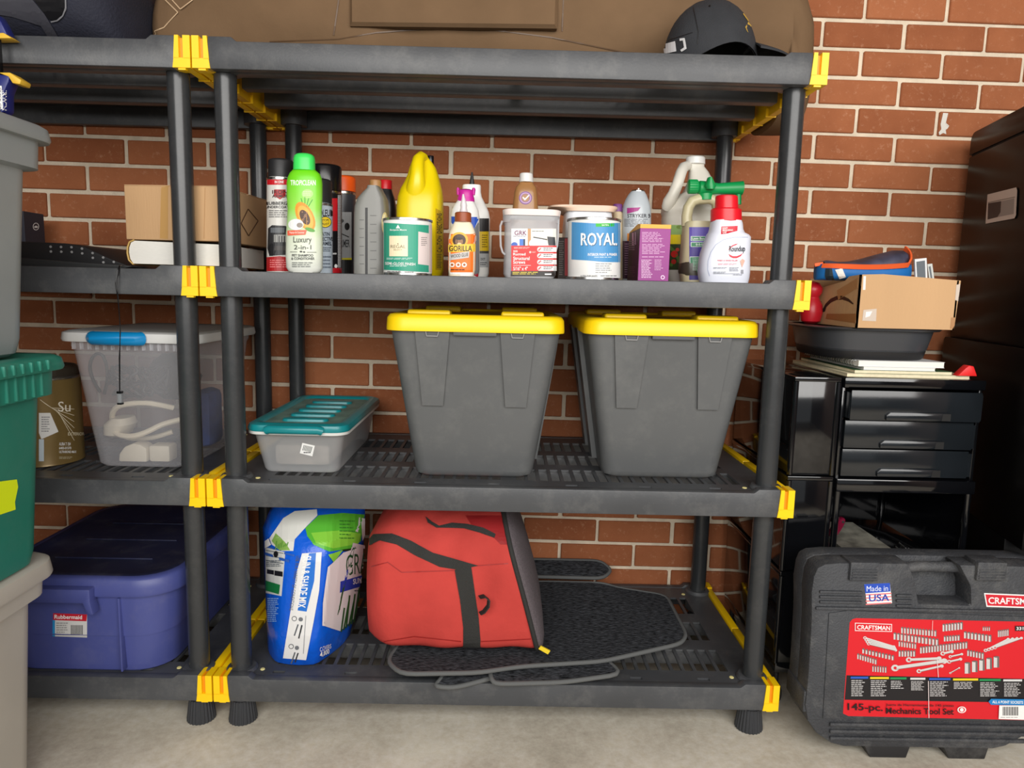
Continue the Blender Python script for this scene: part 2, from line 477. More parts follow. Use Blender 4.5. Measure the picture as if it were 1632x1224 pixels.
    for i, z in enumerate(TIER):
        put(deck0, i == 0, (0, 0, z)); put(rail0, i == 0, (0, 0, z)); put(rail1, i == 0, (0, 0, z))
    k = 0
    for i in range(3):
        for px in (PX_, W_ - PX_):
            for py in (PYF, PYB): put(post0, k == 0, (px, py, TIER[i] - .006)); k += 1
    k = 0
    for px in (PX_, W_ - PX_):
        for py in (PYF, PYB):
            put(foot0, k == 0, (px, py, 0)); put(cap0, k == 0, (px, py, TIER[3] - .0005)); k += 1
    k = 0
    for i in (0, 1):
        for px in (0.09, W_ - .09):
            for py in (.045, .48): put(plug0, k == 0, (px, py, DECK[i])); k += 1
    return t
shelf = shelf_unit()
shelf2 = copy_tree(shelf, (-1.2235, 0.0, 0), 'black four-tier plastic storage shelf behind the bin stack, cut off by the frame')
# ================================================================ bottles, cans and boxes on the third tier
def gradmat(name, stops, rough=.35):
    """print that blends from colour to colour up the height of a bottle"""
    m = bpy.data.materials.new(name); m.use_nodes = True; nt = m.node_tree; L = nt.links; b = nt.nodes['Principled BSDF']
    tc = nt.nodes.new('ShaderNodeTexCoord'); sp = nt.nodes.new('ShaderNodeSeparateXYZ'); rp = nt.nodes.new('ShaderNodeValToRGB')
    L.new(tc.outputs['Generated'], sp.inputs[0]); L.new(sp.outputs['Z'], rp.inputs['Fac']); L.new(rp.outputs['Color'], b.inputs['Base Color'])
    while len(rp.color_ramp.elements) < len(stops): rp.color_ramp.elements.new(.5)
    for e, (p, c) in zip(rp.color_ramp.elements, stops): e.position = p; e.color = c
    b.inputs['Roughness'].default_value = rough
    return m
def rings_px(Y, prof, dep=1.0, e=2.0, base=None, n=40, hy=None):
    """prof: (left, right, y) in photograph pixels from the top down, at distance Y; y None = stands at `base`"""
    out = []
    for q in reversed(prof):
        xl, xr, y = q[:3]
        if y is None:
            ya = pix((atY((xl + xr) / 2, 400, Y).x, Y, base))[1]; a, b = atY(xl, ya, Y), atY(xr, ya, Y); z = base
        else:
            a, b = atY(xl, y, Y), atY(xr, y, Y); z = (a.z + b.z) / 2
        cx, hx = (a.x + b.x) / 2, (b.x - a.x) / 2
        d = q[3] if len(q) > 3 else (hy if hy else hx * dep)
        out.append(sring(cx, Y, z, hx, d, q[4] if len(q) > 4 else e, n))
    return out
Z3 = TIER[2] - .0072
WHITE = mat('white_plastic', rgb(235, 235, 232), .35)
BLACKP = mat('gloss_black_plastic', rgb(18, 18, 20), .18)
MATTEB = mat('matte_black_plastic', rgb(34, 34, 36), .5)
TIN = mat('tin', rgb(190, 190, 188), .25, metal=1.0)
def px_thing(name, label, cat, Y, xmid, base, group=None):
    x = atY(xmid, pix((atY(xmid, 400, Y).x, Y, base))[1], Y).x
    return thing(name, label, cat, (x, Y, base), group)
SPRAY = 'aerosol cans on the third tier'
def spray(name, label, Y, xl, xr, ytop, ycap, bodym, capm, capin=2, decs=None, partname='label'):
    t = px_thing(name, label, 'spray can', Y, (xl + xr) / 2, Z3, SPRAY)
    mb = MB(); mb.loft(rings_px(Y, [(xl + 3, xr - 3, ycap - 1), (xl, xr, ycap + 4), (xl, xr, ycap + 5), (xl, xr, None)], base=Z3), bodym)
    mb.build('can_body', t, 35)
    mt = MB(); mt.loft(rings_px(Y, [(xl - .2, xr + .2, ycap + 1), (xl - .5, xr + .5, ycap + 3), (xl - .2, xr + .2, ycap + 5)]), TIN); mt.build('rim', t)
    mc = MB(); mc.loft(rings_px(Y, [(xl + capin + 4, xr - capin - 4, ytop), (xl + capin + 1, xr - capin - 1, ytop + 1.5), (xl + capin, xr - capin, ytop + 4), (xl + capin, xr - capin, ycap)]), capm)
    mc.build('cap', t, 50)
    if decs: decal(partname, mb, decs, t, strip=4)
    return t
W0 = (240, 240, 238); K0 = (25, 25, 28)
spray('spray_can', 'white and red undercoating aerosol with a matte black cap and jeep picture', .12, 426, 469, 254.5, 284, mat('offwhite_tin', rgb(214, 212, 206), .3), MATTEB, decs=[
    R(426, 286, 468, 294.5, (196, 22, 34)), T('IN ONE', 438, 288, 452, 292, W0), P([(437, 302), (455, 302), (455, 312), (446, 318), (437, 312)], (176, 24, 32)),
    T('IRON', 434, 303, 458, 309, (60, 20, 20)), T('ARMOR', 434, 310, 460, 315, (60, 20, 20)),
    T('RUBBERIZED', 424, 321.5, 470, 326.5, K0), T('UNDERCOATING', 424, 328, 470, 332, K0), LINES(429, 335, 459, 348, 4, (120, 118, 116)),
    P([(428, 364), (434, 359), (455, 360), (460, 368), (462, 396), (456, 406), (430, 408), (427, 396)], (42, 42, 44)), R(432, 363, 453, 371, (96, 100, 104)), R(437, 374, 461, 386, (150, 150, 146)),
    [LN(445 + 4 * i, 376, 445 + 4 * i, 386, 1.6, K0) for i in range(4)], E(434, 398, 6, 10, K0), R(438, 392, 462, 399, (64, 60, 58)),
    P([(426, 410), (446, 408), (468, 412), (468, 432), (426, 432)], (170, 20, 26)), LINES(431, 414, 462, 428, 4, (220, 120, 120))])
# pet shampoo
Y = .06
t = px_thing('shampoo_bottle', 'tall green and white pet shampoo bottle with papaya picture and green flip cap', 'bottle', Y, 485, Z3)
GRN = mat('bright_green_cap', rgb(64, 222, 96), .35)
mb = MB(); mb.loft(rings_px(Y, [(468, 502, 270), (462, 510, 277), (459, 512.5, 284), (457.5, 513.5, 292), (457.5, 513.5, 315), (459, 512.5, 335), (458, 513, 350), (456.5, 514, 372), (456, 514, 410), (457, 514, 427), (460, 511, 432), (462, 509, None)], dep=.6, e=2.3, base=Z3),
                   gradmat('shampoo_print', [(0, rgb(226, 228, 220)), (.33, rgb(214, 224, 200)), (.62, rgb(150, 222, 84)), (.9, rgb(112, 214, 30)), (1, rgb(112, 214, 30))]))
mb.build('bottle_body', t, 60)
mc = MB(); mc.loft(rings_px(Y, [(479, 491, 244.6), (473, 497, 246), (469.5, 500.5, 249), (468.3, 501.5, 254), (468, 502, 272)], dep=.85, e=2.4), GRN); mc.build('cap', t, 60)
OR, DK = (244, 150, 40), (60, 60, 58)
decal('label', mb, [T('TROPICLEAN', 463, 287, 503, 295.5, (245, 250, 240)), E(490, 309, 9, 7.5, (176, 232, 130)), LINES(483, 305, 497, 313, 3, (205, 240, 180)),
    [LN(486, 338, 480 + 6 * i, 314 + 2 * abs(i - 1), 1.2, (70, 150, 50)) for i in range(4)],
    E(486.5, 345, 13, 25, OR, rot=-.45), E(487, 346, 10, 20, (250, 178, 70), rot=-.45), E(486, 346.5, 7, 13, (74, 48, 34), rot=-.45), [E(482 + (i * 5) % 9, 338 + (i * 7) % 17, 1.3, 1.3, (150, 110, 80), 8) for i in range(10)],
    E(472, 358, 12, 9, (236, 238, 236)), E(478, 359, 5, 4, (150, 140, 132)), E(494, 366, 8, 3, (90, 160, 60), rot=.3),
    P([(459, 367.5), (489, 366.5), (487, 374), (459, 375.5)], (236, 104, 78)), T('Papaya & Coconut', 462, 369, 485, 373, (255, 220, 205)),
    T('Luxury', 468, 377, 496.5, 389.5, DK, bold=False), T('2-in-1', 469, 390.5, 496, 397.5, DK, bold=False), LN(463, 401.5, 474, 401.5, .6, DK), LN(489, 402, 504, 402, .6, DK), E(480, 401, 2.2, 1.4, DK, 8), E(485, 401.6, 1.8, 1.2, DK, 8),
    T('PET SHAMPOO', 466, 405, 499, 409, (80, 82, 80)), T('& CONDITIONER', 465, 410, 501, 414, (80, 82, 80)), LINES(466, 418, 500, 427, 3, (130, 134, 130))], t, strip=4)
spray('spray_can', 'pale blue enamel aerosol with matte black cap half hidden behind the shampoo', .115, 479, 529.5, 286, 324, mat('pale_blue_tin', rgb(176, 188, 200), .3), MATTEB, 1, [
    T('RUST-OLEUM', 490, 334, 531, 345, K0), E(518, 354, 10, 9, K0), E(518, 354, 9, 8, (248, 214, 40)), T('STOPS', 513, 349, 524, 353, K0), T('RUST', 513, 355, 524, 359, K0),
    T('SATIN', 510, 370, 525, 376, (40, 48, 60)), T('PROTECTIVE', 501, 377.5, 530, 384, (40, 48, 60)), T('ENAMEL', 507, 385, 528, 391, (40, 48, 60)), LINES(512, 394, 528, 402, 3, (80, 90, 104)), LINES(512, 408, 528, 430, 4, (110, 120, 134))])
spray('spray_can', 'black aerosol with red panel, white barcode strip and glossy black cap', .2, 493, 544, 264, 305, mat('black_tin', rgb(24, 24, 27), .3), BLACKP, 0, [
    R(525, 316, 537.5, 368, (206, 24, 36)), R(538, 311, 543, 430, (120, 120, 122)), [LN(538, 312 + 2.4 * i, 543, 312 + 2.4 * i, .9, (225, 225, 225)) for i in range(48)],
    R(526, 403, 536, 405.5, (200, 200, 200)), E(535, 424, 2.4, 3, W0), R(525, 427, 544, 435, (190, 20, 34))])
spray('spray_can', 'dark grey primer aerosol with a bright orange cap', .3, 521, 566.5, 281.5, 306, mat('graphite_tin', rgb(56, 58, 64), .35), mat('orange_cap', rgb(240, 92, 22), .4), 0, [
    R(538, 338, 560, 412, (176, 178, 180)), T('PRIMER', 540, 382, 557, 394, K0), E(553, 361, 4, 6, K0), E(545, 352, 3, 3, K0), LN(543, 372, 556, 378, 1.5, K0), R(538, 411, 560, 414, (226, 214, 40)), R(538, 414, 560, 435, (30, 30, 32))])
# grey motor oil bottle
Y = .15
t = px_thing('oil_bottle', 'grey motor oil bottle with bronze cap and clear sight strip', 'bottle', Y, 590, Z3, 'oil bottles on the third tier')
OILG = mat('pewter_plastic', rgb(128, 128, 124), .38, var=.06)
mb = MB(); mb.loft(rings_px(Y, [(589, 607, 299), (588, 609, 303), (580, 613, 310), (573, 616.5, 318), (568, 618, 331), (567, 618.5, 345), (566.5, 618, 420), (566.5, 617, 437), (569, 614, None)], hy=.038, e=4.5, base=Z3), OILG); mb.build('bottle_body', t, 40)
mc = MB(); mc.loft(rings_px(Y, [(589.5, 607, 287.6), (589, 607.5, 289), (589, 607.5, 299.5)], n=48), mat('bronze_cap', rgb(168, 124, 76), .4)); mc.build('cap', t, 35)
decal('label', mb, [R(582, 331, 586, 437, (30, 30, 30)), [R(573, 350 + 14 * i, 580, 351 + 14 * i, (86, 86, 84)) for i in range(6)], [R(590, 343 + 14 * i, 600, 344 + 14 * i, (92, 92, 90)) for i in range(7)], E(613, 356, 5, 18, (222, 206, 150)), E(613, 356, 3.6, 15, (236, 228, 190)), LN(610, 352, 616, 362, 1.5, K0)], t, strip=4)
Y = .3
t = px_thing('oil_bottle', 'black motor oil bottle with a red cap behind the grey one', 'bottle', Y, 614, Z3, 'oil bottles on the third tier')
mb = MB(); mb.loft(rings_px(Y, [(605, 624, 301), (603, 626, 308), (599, 629, 316), (596, 632, 335), (596, 632.5, 430), (598, 630, None)], dep=.8, e=3, base=Z3), mat('black_oil_plastic', rgb(28, 26, 28), .3)); mb.build('bottle_body', t)
mc = MB(); mc.loft(rings_px(Y, [(606, 624, 287.6), (605, 624.8, 289), (605, 624.8, 302)]), mat('red_cap', rgb(206, 24, 34), .4)); mc.build('cap', t, 35)
# yellow jug
Y = .2
t = px_thing('plastic_jug', 'bright yellow plastic jug with integral handle and black cap', 'jug', Y, 670, Z3, 'handled jugs on the third tier')
YJ = mat('yellow_jug_plastic', rgb(236, 210, 8), .32, var=.05)
mb = MB(); mb.loft(rings_px(Y, [(663, 678, 246, .008), (659, 684, 252, .012), (656, 690, 260, .017), (653, 695, 268, .022), (650, 699, 280, .029), (645, 702, 292, .038), (639, 704.5, 303, .047), (635, 706, 316, .053), (633, 706.5, 335, .055), (633, 706.5, 430, .055), (636, 704, None, .05)], e=2.8, base=Z3), YJ); mb.build('jug_body', t, 60)
mh = MB()
pts = [(atY(px_, py_, yy), r) for px_, py_, yy, r in [(676, 252, .192, .010), (671, 250, .182, .012), (667, 255, .172, .0135), (665.5, 264, .163, .0145), (665, 278, .157, .0155), (664, 294, .160, .0205), (663, 310, .172, .027), (662.5, 326, .190, .033)]]
mh.tube([p for p, r in pts], [r for p, r in pts], YJ, 18); mh.build('handle', t, 60)
mc = MB(); mc.loft(rings_px(.2, [(681.5, 691, 248.5), (681, 691.5, 250), (681, 691.5, 264)]), BLACKP); mc.build('cap', t)
decal('label', mb, [P([(694, 332), (706, 338), (706, 430), (694, 430)], (196, 158, 8)), [T(w, 696, y0, 704, y1, K0, rot=-90) for w, y0, y1 in (('DIRECTIONS', 340, 372), ('CAUTION', 376, 402))], LINES(696, 405, 704, 428, 9, (50, 46, 20))], t, strip=4)
# paint can, teal
def paint_can(name, label, Y, xl, xr, ytop, decs, group='paint cans', bodym=WHITE, base=Z3):
    t = px_thing(name, label, 'paint can', Y, (xl + xr) / 2, base, group)
    mb = MB(); mb.loft(rings_px(Y, [(xl, xr, ytop + 3), (xl, xr, None)], base=base + .004, n=56), bodym); mb.build('can_body', t, 35)
    a = atY(xl, ytop + 3, Y); b = atY(xr, ytop + 3, Y); r = (b.x - a.x) / 2; c = ((a.x + b.x) / 2, Y, (a.z + b.z) / 2)
    mr = MB(); mr.lathe(c, [(r, -.001), (r + .0018, 0), (r + .0018, .004), (r - .001, .005), (r - .004, .001), (r - .012, .001), (r - .012, .003), (0.001, .003)], TIN, 56, cap0=False); mr.build('rim', t, 40)
    mr = MB(); mr.lathe((c[0], Y, base), [(r - .003, 0), (r + .0012, 0), (r + .0012, .004), (r, .005)], TIN, 56); mr.build('base_ring', t, 40)
    decal('label', mb, decs, t, strip=4)
    return t
TEAL = (50, 160, 132)
paint_can('paint_can', 'quart can with teal paint label and cream square in the middle', .08, 611.5, 688, 350.5, [
    R(612, 355, 683, 430, TEAL, 359, 434), P([(683.5, 358), (688, 359), (688, 438), (683.5, 437)], (226, 205, 204)), P([(666.5, 369), (683.5, 372), (683.5, 423), (666, 421)], (228, 214, 212)), LINES(671, 378, 681, 393, 5, (150, 140, 140)),
    P([(634.5, 358), (631, 364), (638, 364)], W0), T('Benjamin Moore', 622, 365, 648, 368.5, W0), R(621, 376, 650, 408.5, (246, 232, 196)), E(634.5, 388.6, 1.2, .8, (120, 104, 80), 8), T('REGAL', 623, 390.5, 646.5, 395.5, (110, 96, 72), bold=False), T('SELECT', 627.5, 397, 641, 399.3, (140, 124, 96), bold=False),
    LINES(617, 411, 660, 414.5, 2, (200, 232, 222)), T('SEMI-GLOSS FINISH', 614.5, 417.5, 661.5, 422, W0, .03), LINES(622, 423.5, 650, 426, 1, (200, 232, 222)),
    LINES(618, 432, 640, 437, 2, (120, 120, 122)), T('READY MIX', 628, 433.5, 640, 436.5, (60, 60, 64)), LINES(645, 433, 660, 437, 2, (120, 120, 122)), LINES(668, 435, 680, 438, 2, (120, 120, 122))], 'quart paint cans on the third tier')
# wood glue
Y = .05
t = px_thing('glue_bottle', 'small wood glue bottle with orange label and brown collar', 'bottle', Y, 736, Z3, 'glue bottles on the third tier')
mb = MB(); mb.loft(rings_px(Y, [(725, 750, 353), (722, 753, 358), (718, 757, 368), (716, 758, 374), (715, 758, 381), (714.5, 757.5, 430), (716, 755, None)], dep=.66, e=2.6, base=Z3), mat('cream_plastic', rgb(238, 226, 200), .35)); mb.build('bottle_body', t, 60)
mc = MB(); mc.loft(rings_px(Y, [(727, 749, 338.5), (725, 751, 340), (724.7, 751.2, 346), (724.7, 751.2, 354)], n=48), mat('brown_cap', rgb(150, 72, 36), .45)); mc.build('collar', t, 40)
mc = MB(); mc.loft(rings_px(Y, [(737, 739.5, 309.5), (735.5, 742, 318), (733.5, 744.5, 327), (734, 744, 331), (732, 746, 339)], n=20), mat('clear_tip', rgb(218, 210, 214), .25)); mc.build('nozzle', t, 50)
OG = (240, 116, 24)
decal('label', mb, [R(715, 373, 757.5, 434, OG), P([(714, 434), (757, 434), (757, 443), (714, 443)], (240, 238, 234)), P([(716, 381), (757, 372), (757.5, 390), (716, 388)], OG), E(732, 382, 14, 12, (236, 176, 50)), E(732, 383, 10.5, 10, (70, 46, 32)), E(732, 385, 6, 6, (150, 110, 76)), E(732, 380.5, 5, 2, (40, 28, 20)), E(732, 389, 3.4, 2.2, (226, 196, 150)),
    P([(715, 390), (757, 388.5), (757, 401), (715, 402)], (236, 196, 60)), T('GORILLA', 716.5, 391.5, 752, 400.5, (40, 26, 16)), P([(717, 405), (748, 400.5), (747, 410.5), (717, 415)], (196, 192, 188)), T('WOOD GLUE', 719, 406, 746, 411.5, (60, 54, 50), -.12),
    [E(721 + 9.5 * i, 422, 4, 4, (238, 232, 222), 14) for i in range(3)], [E(721 + 9.5 * i, 422, 2, 2, (170, 90, 30), 10) for i in range(3)], LINES(719, 429, 742, 432, 1, (90, 40, 10)), E(758, 383, 3, 8, (240, 220, 214))], t, strip=4)
Y = .125
t = px_thing('glue_bottle', 'white glue bottle with magenta winged cap and blue chevron label', 'bottle', Y, 741, Z3, 'glue bottles on the third tier')
mb = MB(); mb.loft(rings_px(Y, [(729, 755, 320), (724, 759, 327), (720, 762.5, 335), (718.5, 764, 345), (718, 764.5, 430), (720, 762, None)], dep=.7, e=2.5, base=Z3), WHITE); mb.build('bottle_body', t, 60)
mc = MB(); mc.loft(rings_px(Y, [(737, 749, 301.5), (729, 756, 304), (731, 754, 309), (729, 756, 316), (728.5, 756.5, 321.5)], dep=.8, n=32), mat('magenta_cap', rgb(196, 26, 150), .4))
for s0, s1 in ((727, 733), (752, 758)): mc.loft(rings_px(Y, [(s0 + 1, s1 - 1, 299.5), (s0, s1, 302), (s0 + 1, s1 - 1, 311)], hy=.006, n=16), MATS['magenta_cap'])
mc.build('cap', t, 50)
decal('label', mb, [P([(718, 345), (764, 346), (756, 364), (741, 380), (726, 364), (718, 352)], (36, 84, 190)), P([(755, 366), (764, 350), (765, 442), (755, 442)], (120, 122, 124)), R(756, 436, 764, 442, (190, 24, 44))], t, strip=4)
Y = .2
t = px_thing('glue_bottle', 'large white squeeze bottle with black pointed tip and yellow label', 'bottle', Y, 752, Z3, 'glue bottles on the third tier')
mb = MB(); mb.loft(rings_px(Y, [(738, 766, 295), (737, 766.5, 297), (737, 766.5, 306), (739, 768, 314), (731, 774, 326), (725, 779, 337), (723, 781, 347), (723, 779.5, 435), (726, 777, None)], dep=.72, e=2.5, base=Z3), WHITE); mb.build('bottle_body', t, 50)
mc = MB(); mc.loft(rings_px(Y, [(751, 753.5, 274.5), (749.5, 755, 284), (748, 756.5, 294), (748, 756.5, 296)], n=20), MATTEB); mc.build('nozzle', t, 50)
decal('label', mb, [R(758, 348, 779, 369, (36, 36, 38)), R(758, 369, 778.5, 400, (222, 186, 30)), R(758, 400, 778.5, 404, (70, 70, 72)), R(758, 404, 778.5, 426, (176, 178, 178)), LINES(768, 374, 777, 396, 6, (120, 96, 20)), T('DOT', 766, 411, 773, 415, K0), LINES(765, 418, 776, 424, 2, (80, 80, 84))], t, strip=4)
# clear screw bucket
def clearplastic(name, col, alpha=.45, rough=.25):
    m = bpy.data.materials.new(name); m.use_nodes = True; nt = m.node_tree; b = nt.nodes['Principled BSDF']; out = nt.nodes['Material Output']
    b.inputs['Base Color'].default_value = col; b.inputs['Roughness'].default_value = rough
    tr = nt.nodes.new('ShaderNodeBsdfTransparent'); mx = nt.nodes.new('ShaderNodeMixShader'); mx.inputs[0].default_value = alpha
    nt.links.new(tr.outputs[0], mx.inputs[1]); nt.links.new(b.outputs[0], mx.inputs[2]); nt.links.new(mx.outputs[0], out.inputs['Surface'])
    return m
CLEAR = clearplastic('frosted_clear_plastic', rgb(206, 208, 212), .5)
Y = .1
t = px_thing('screw_bucket', 'clear square bucket of structural screws with red and white label', 'bucket', Y, 844, Z3)
mb = MB(); mb.loft(rings_px(Y, [(804, 889, 346), (801.5, 891, 346.5), (801, 890.5, 358), (804, 889, 358.5), (804, 888.5, 366), (802, 884, 438), (805, 881, None)], hy=.05, e=6, base=Z3, n=56), CLEAR); mb.build('clear_body', t, 40)
ml = MB(); ml.loft(rings_px(Y, [(803, 890, 337.5), (801, 892.5, 338.5), (801, 892.5, 340), (802.5, 891, 347)], hy=.0535, e=6, n=56), mat('pinkish_lid', rgb(226, 214, 208), .4)); ml.build('lid', t, 40)
mh = MB()
hp = [(800.5, 352), (797.5, 360), (797.5, 376), (798, 392), (801, 402), (805, 406)]
mh.tube([atY(a, b, .06) for a, b in hp], .0022, CLEAR, 8); mh.build('bail_handle', t); mh = MB(); mh.tube([atY(a, b, .06) for a, b in [(890, 350), (889.5, 376), (888, 392), (885, 402)]], .0022, CLEAR, 8); mh.build('bail_handle', t)
ms = MB(); rnd = random.Random(5)
b0 = Vector(t['_loc'])
for i in range(60):
    p = b0 + Vector((rnd.uniform(-.036, .034), rnd.uniform(-.035, .035), rnd.uniform(.006, .05))); d = Vector((rnd.uniform(-1, 1), rnd.uniform(-.4, .4), rnd.uniform(-.3, .3))).normalized() * .011
    ms.tube([p - d, p + d], .0022, mat('screw_steel', rgb(150, 146, 138), .35, metal=.8), 6)
so = ms.build('screws', t, 0); so['kind'] = 'stuff'
decal('label', mb, [R(815, 364.5, 886, 440, W0), R(841, 364.5, 846, 392, (196, 150, 104)), R(846, 364.5, 886, 388, (232, 228, 218)), T('GRK', 820, 367.5, 839.5, 375, (110, 30, 84)), LINES(818, 376, 839, 378, 1, (130, 120, 130)), LINES(848, 368, 868, 370, 1, (90, 90, 90)),
    E(820, 390, 5, 4, (60, 100, 190)), R(828, 381, 837, 392, (70, 124, 210)), R(834, 381, 837, 392, (40, 60, 90)), E(857, 388, 14, 9, (236, 238, 240)), LN(850, 378, 872, 382, 1.6, K0), P([(872, 377), (884, 378), (885, 391), (874, 391)], (56, 58, 62)),
    R(815, 391.5, 886, 432, (222, 44, 42)), LINES(819, 394, 846, 397, 2, (250, 190, 180)), T('RSS', 818.5, 399, 825, 402, W0), T('Rugged', 818, 403, 837.5, 408.5, W0), T('Structural', 818, 409, 844, 414.5, W0), T('Screws', 818, 415, 837, 420.5, W0), LN(818, 423, 846, 423, .6, W0), T('5/16" x 4"', 818, 425, 841, 431, W0), E(845, 402, 1.8, 1.8, (250, 200, 190), 10), LINES(848, 401, 854, 403.5, 2, (250, 200, 190)),
    [R(860, 394 + 10 * i, 885.5, 401.5 + 10 * i, W0) for i in range(4)], [E(860, 397.7 + 10 * i, 4, 4, (240, 214, 214)) for i in range(4)], [LN(858, 399.5 + 10 * i, 862, 395.5 + 10 * i, 1.6, (200, 60, 60)) for i in range(4)], [LINES(866, 395 + 10 * i, 881, 400.5 + 10 * i, 2, (90, 70, 74)) for i in range(4)],
    R(814.5, 432, 883, 440, (52, 46, 44)), LINES(817, 433.5, 860, 438.5, 2, (232, 206, 60)), R(868, 436, 878, 438, W0)], t, strip=5)
# brown cleaner bottle
Y = .26
t = px_thing('cleaner_bottle', 'brown bottle with white cap and purple check seal behind the screw bucket', 'bottle', Y, 837, Z3)
mb = MB(); mb.loft(rings_px(Y, [(828, 849, 290), (826, 851, 294), (822, 854.5, 299), (819.5, 856, 308), (818, 857, 322), (816, 858, 340), (815, 859, 430), (817, 857, None)], dep=.62, e=2.8, base=Z3), mat('brown_liquid_plastic', rgb(166, 120, 74), .25, var=.05)); mb.build('bottle_body', t, 60)
mc = MB(); mc.loft(rings_px(Y, [(829.5, 848, 276.5), (828.3, 849.2, 278), (827.5, 850, 290.5)], n=64), WHITE); mc.build('cap', t, 35)
PUR = (120, 70, 150)
decal('label', mb, [E(837.5, 315.5, 10.3, 10.3, PUR, 28), E(837.5, 315.5, 8.8, 8.8, (196, 160, 190), 28), E(837.5, 315.5, 7, 7, PUR, 24), E(837.5, 315.5, 6.2, 6.2, (176, 130, 84), 24), P([(832.5, 315), (834, 313.5), (836.5, 316.5), (842.5, 310.5), (843.8, 311.8), (836.5, 319.8)], W0)], t, strip=4)
# carton and lidded container behind the blue can
t = px_thing('carton', 'dark brown printed carton standing behind the blue paint can', 'box', .19, 925, Z3)
mb = MB(); a = atY(889, 420, .16); b = atY(960, 420, .16); zc_ = atY(900, 379, .16).z
mb.box(a.x, b.x, .15, .3, Z3, zc_, mat('brown_carton', rgb(62, 50, 46), .6), .001); mb.build('carton_body', t, 0)
decal('label', mb, [P([(900, 380), (905, 380), (905, 446), (900, 446)], (170, 28, 36)), LINES(891, 384, 899, 440, 16, (120, 110, 104))], t)
t = px_thing('food_container', 'translucent white container with flared peach lid behind the blue paint can', 'container', .2, 930, zc_ + .0005)
mb = MB(); mb.loft(rings_px(.2, [(900, 972, 338), (898, 974, 360), (897, 975, None)], hy=.055, e=5, base=zc_ + .0005), mat('milky_plastic', rgb(222, 226, 232), .3)); mb.build('container_body', t, 40)
mb = MB(); mb.loft(rings_px(.2, [(876, 980, 331.8), (873, 981, 332.5), (874, 981, 335), (890, 979, 337), (896, 976, 341)], hy=.062, e=5), mat('peach_lid', rgb(226, 196, 172), .4)); mb.build('lid', t, 40)
# blue can
BLU = (74, 148, 204)
paint_can('paint_can', 'quart can with blue paint label and green corner tab', .075, 905, 988.5, 350.5, [
    P([(911.5, 354), (960, 356.5), (988, 355), (988, 418), (960, 417.5), (935, 415), (911, 413.5)], BLU), P([(949.5, 356), (978.5, 355.8), (978.5, 361), (949.5, 361.5)], (44, 178, 46)), T('SATIN', 959, 357.5, 970, 360, W0),
    T('ROYAL', 927, 372.3, 984, 392.3, (40, 84, 120)), T('ROYAL', 926, 371.3, 983, 391.3, (246, 248, 248)), T('INTERIOR PAINT & PRIMER', 937, 403.5, 983, 407.8, W0), LINES(947, 409.5, 976, 411.5, 1, (210, 230, 240)),
    LINES(949, 420, 976, 437, 5, (130, 134, 140), .3), T('ULTRA PURE WHITE', 926, 438.5, 952, 441.5, (110, 110, 112)), LINES(957, 439, 984, 441.5, 1, (120, 120, 120))], 'quart paint cans on the third tier')
Y = .24
t = px_thing('small_bottle', 'slim beige bottle with purple screw cap between blue can and aerosol', 'bottle', Y, 984, Z3)
mb = MB(); mb.loft(rings_px(Y, [(979, 990, 336), (976.5, 992.5, 341), (976.5, 992.5, None)], base=Z3), mat('beige_bottle', rgb(200, 182, 150), .35)); mb.build('bottle_body', t)
mb = MB(); mb.loft(rings_px(Y, [(978, 991, 325.5), (977, 992, 327), (977, 992, 337.5)], n=48), mat('purple_cap', rgb(112, 58, 122), .45)); mb.build('cap', t, 35)
# silver aerosol without cap
Y = .235
t = px_thing('spray_can', 'silver aerosol without a cap, purple flag on its label', 'spray can', Y, 1014.5, Z3, SPRAY)
mb = MB(); mb.loft(rings_px(Y, [(1006, 1027, 305), (1001, 1030.5, 311), (997, 1033, 318), (993.5, 1036, 327), (992, 1037.3, 336), (992, 1037.3, None)], base=Z3, n=48), mat('silver_tin', rgb(188, 196, 202), .28)); mb.build('can_body', t, 50)
mb2 = MB(); mb2.loft(rings_px(Y, [(1006.5, 1026.5, 303.6), (1005.5, 1027.5, 304.5), (1005.5, 1027.5, 306.5)], n=32), TIN); mb2.loft(rings_px(Y, [(1016.5, 1019, 300), (1016, 1019.5, 304)], n=12), WHITE); mb2.build('valve', t, 40)
decal('label', mb, [P([(999.5, 331.5), (1021, 330.5), (1017, 336), (999.5, 340.5)], (166, 60, 134)), T('STRYKER 54', 1000, 340.8, 1040, 347, (70, 70, 76)), LINES(995, 349, 1035, 362, 6, (120, 124, 130)), R(1000, 372, 1037, 384, (222, 140, 60)), R(993, 384, 1037, 444, (70, 36, 62)), LINES(996, 388, 1034, 440, 14, (160, 130, 150))], t, strip=4)
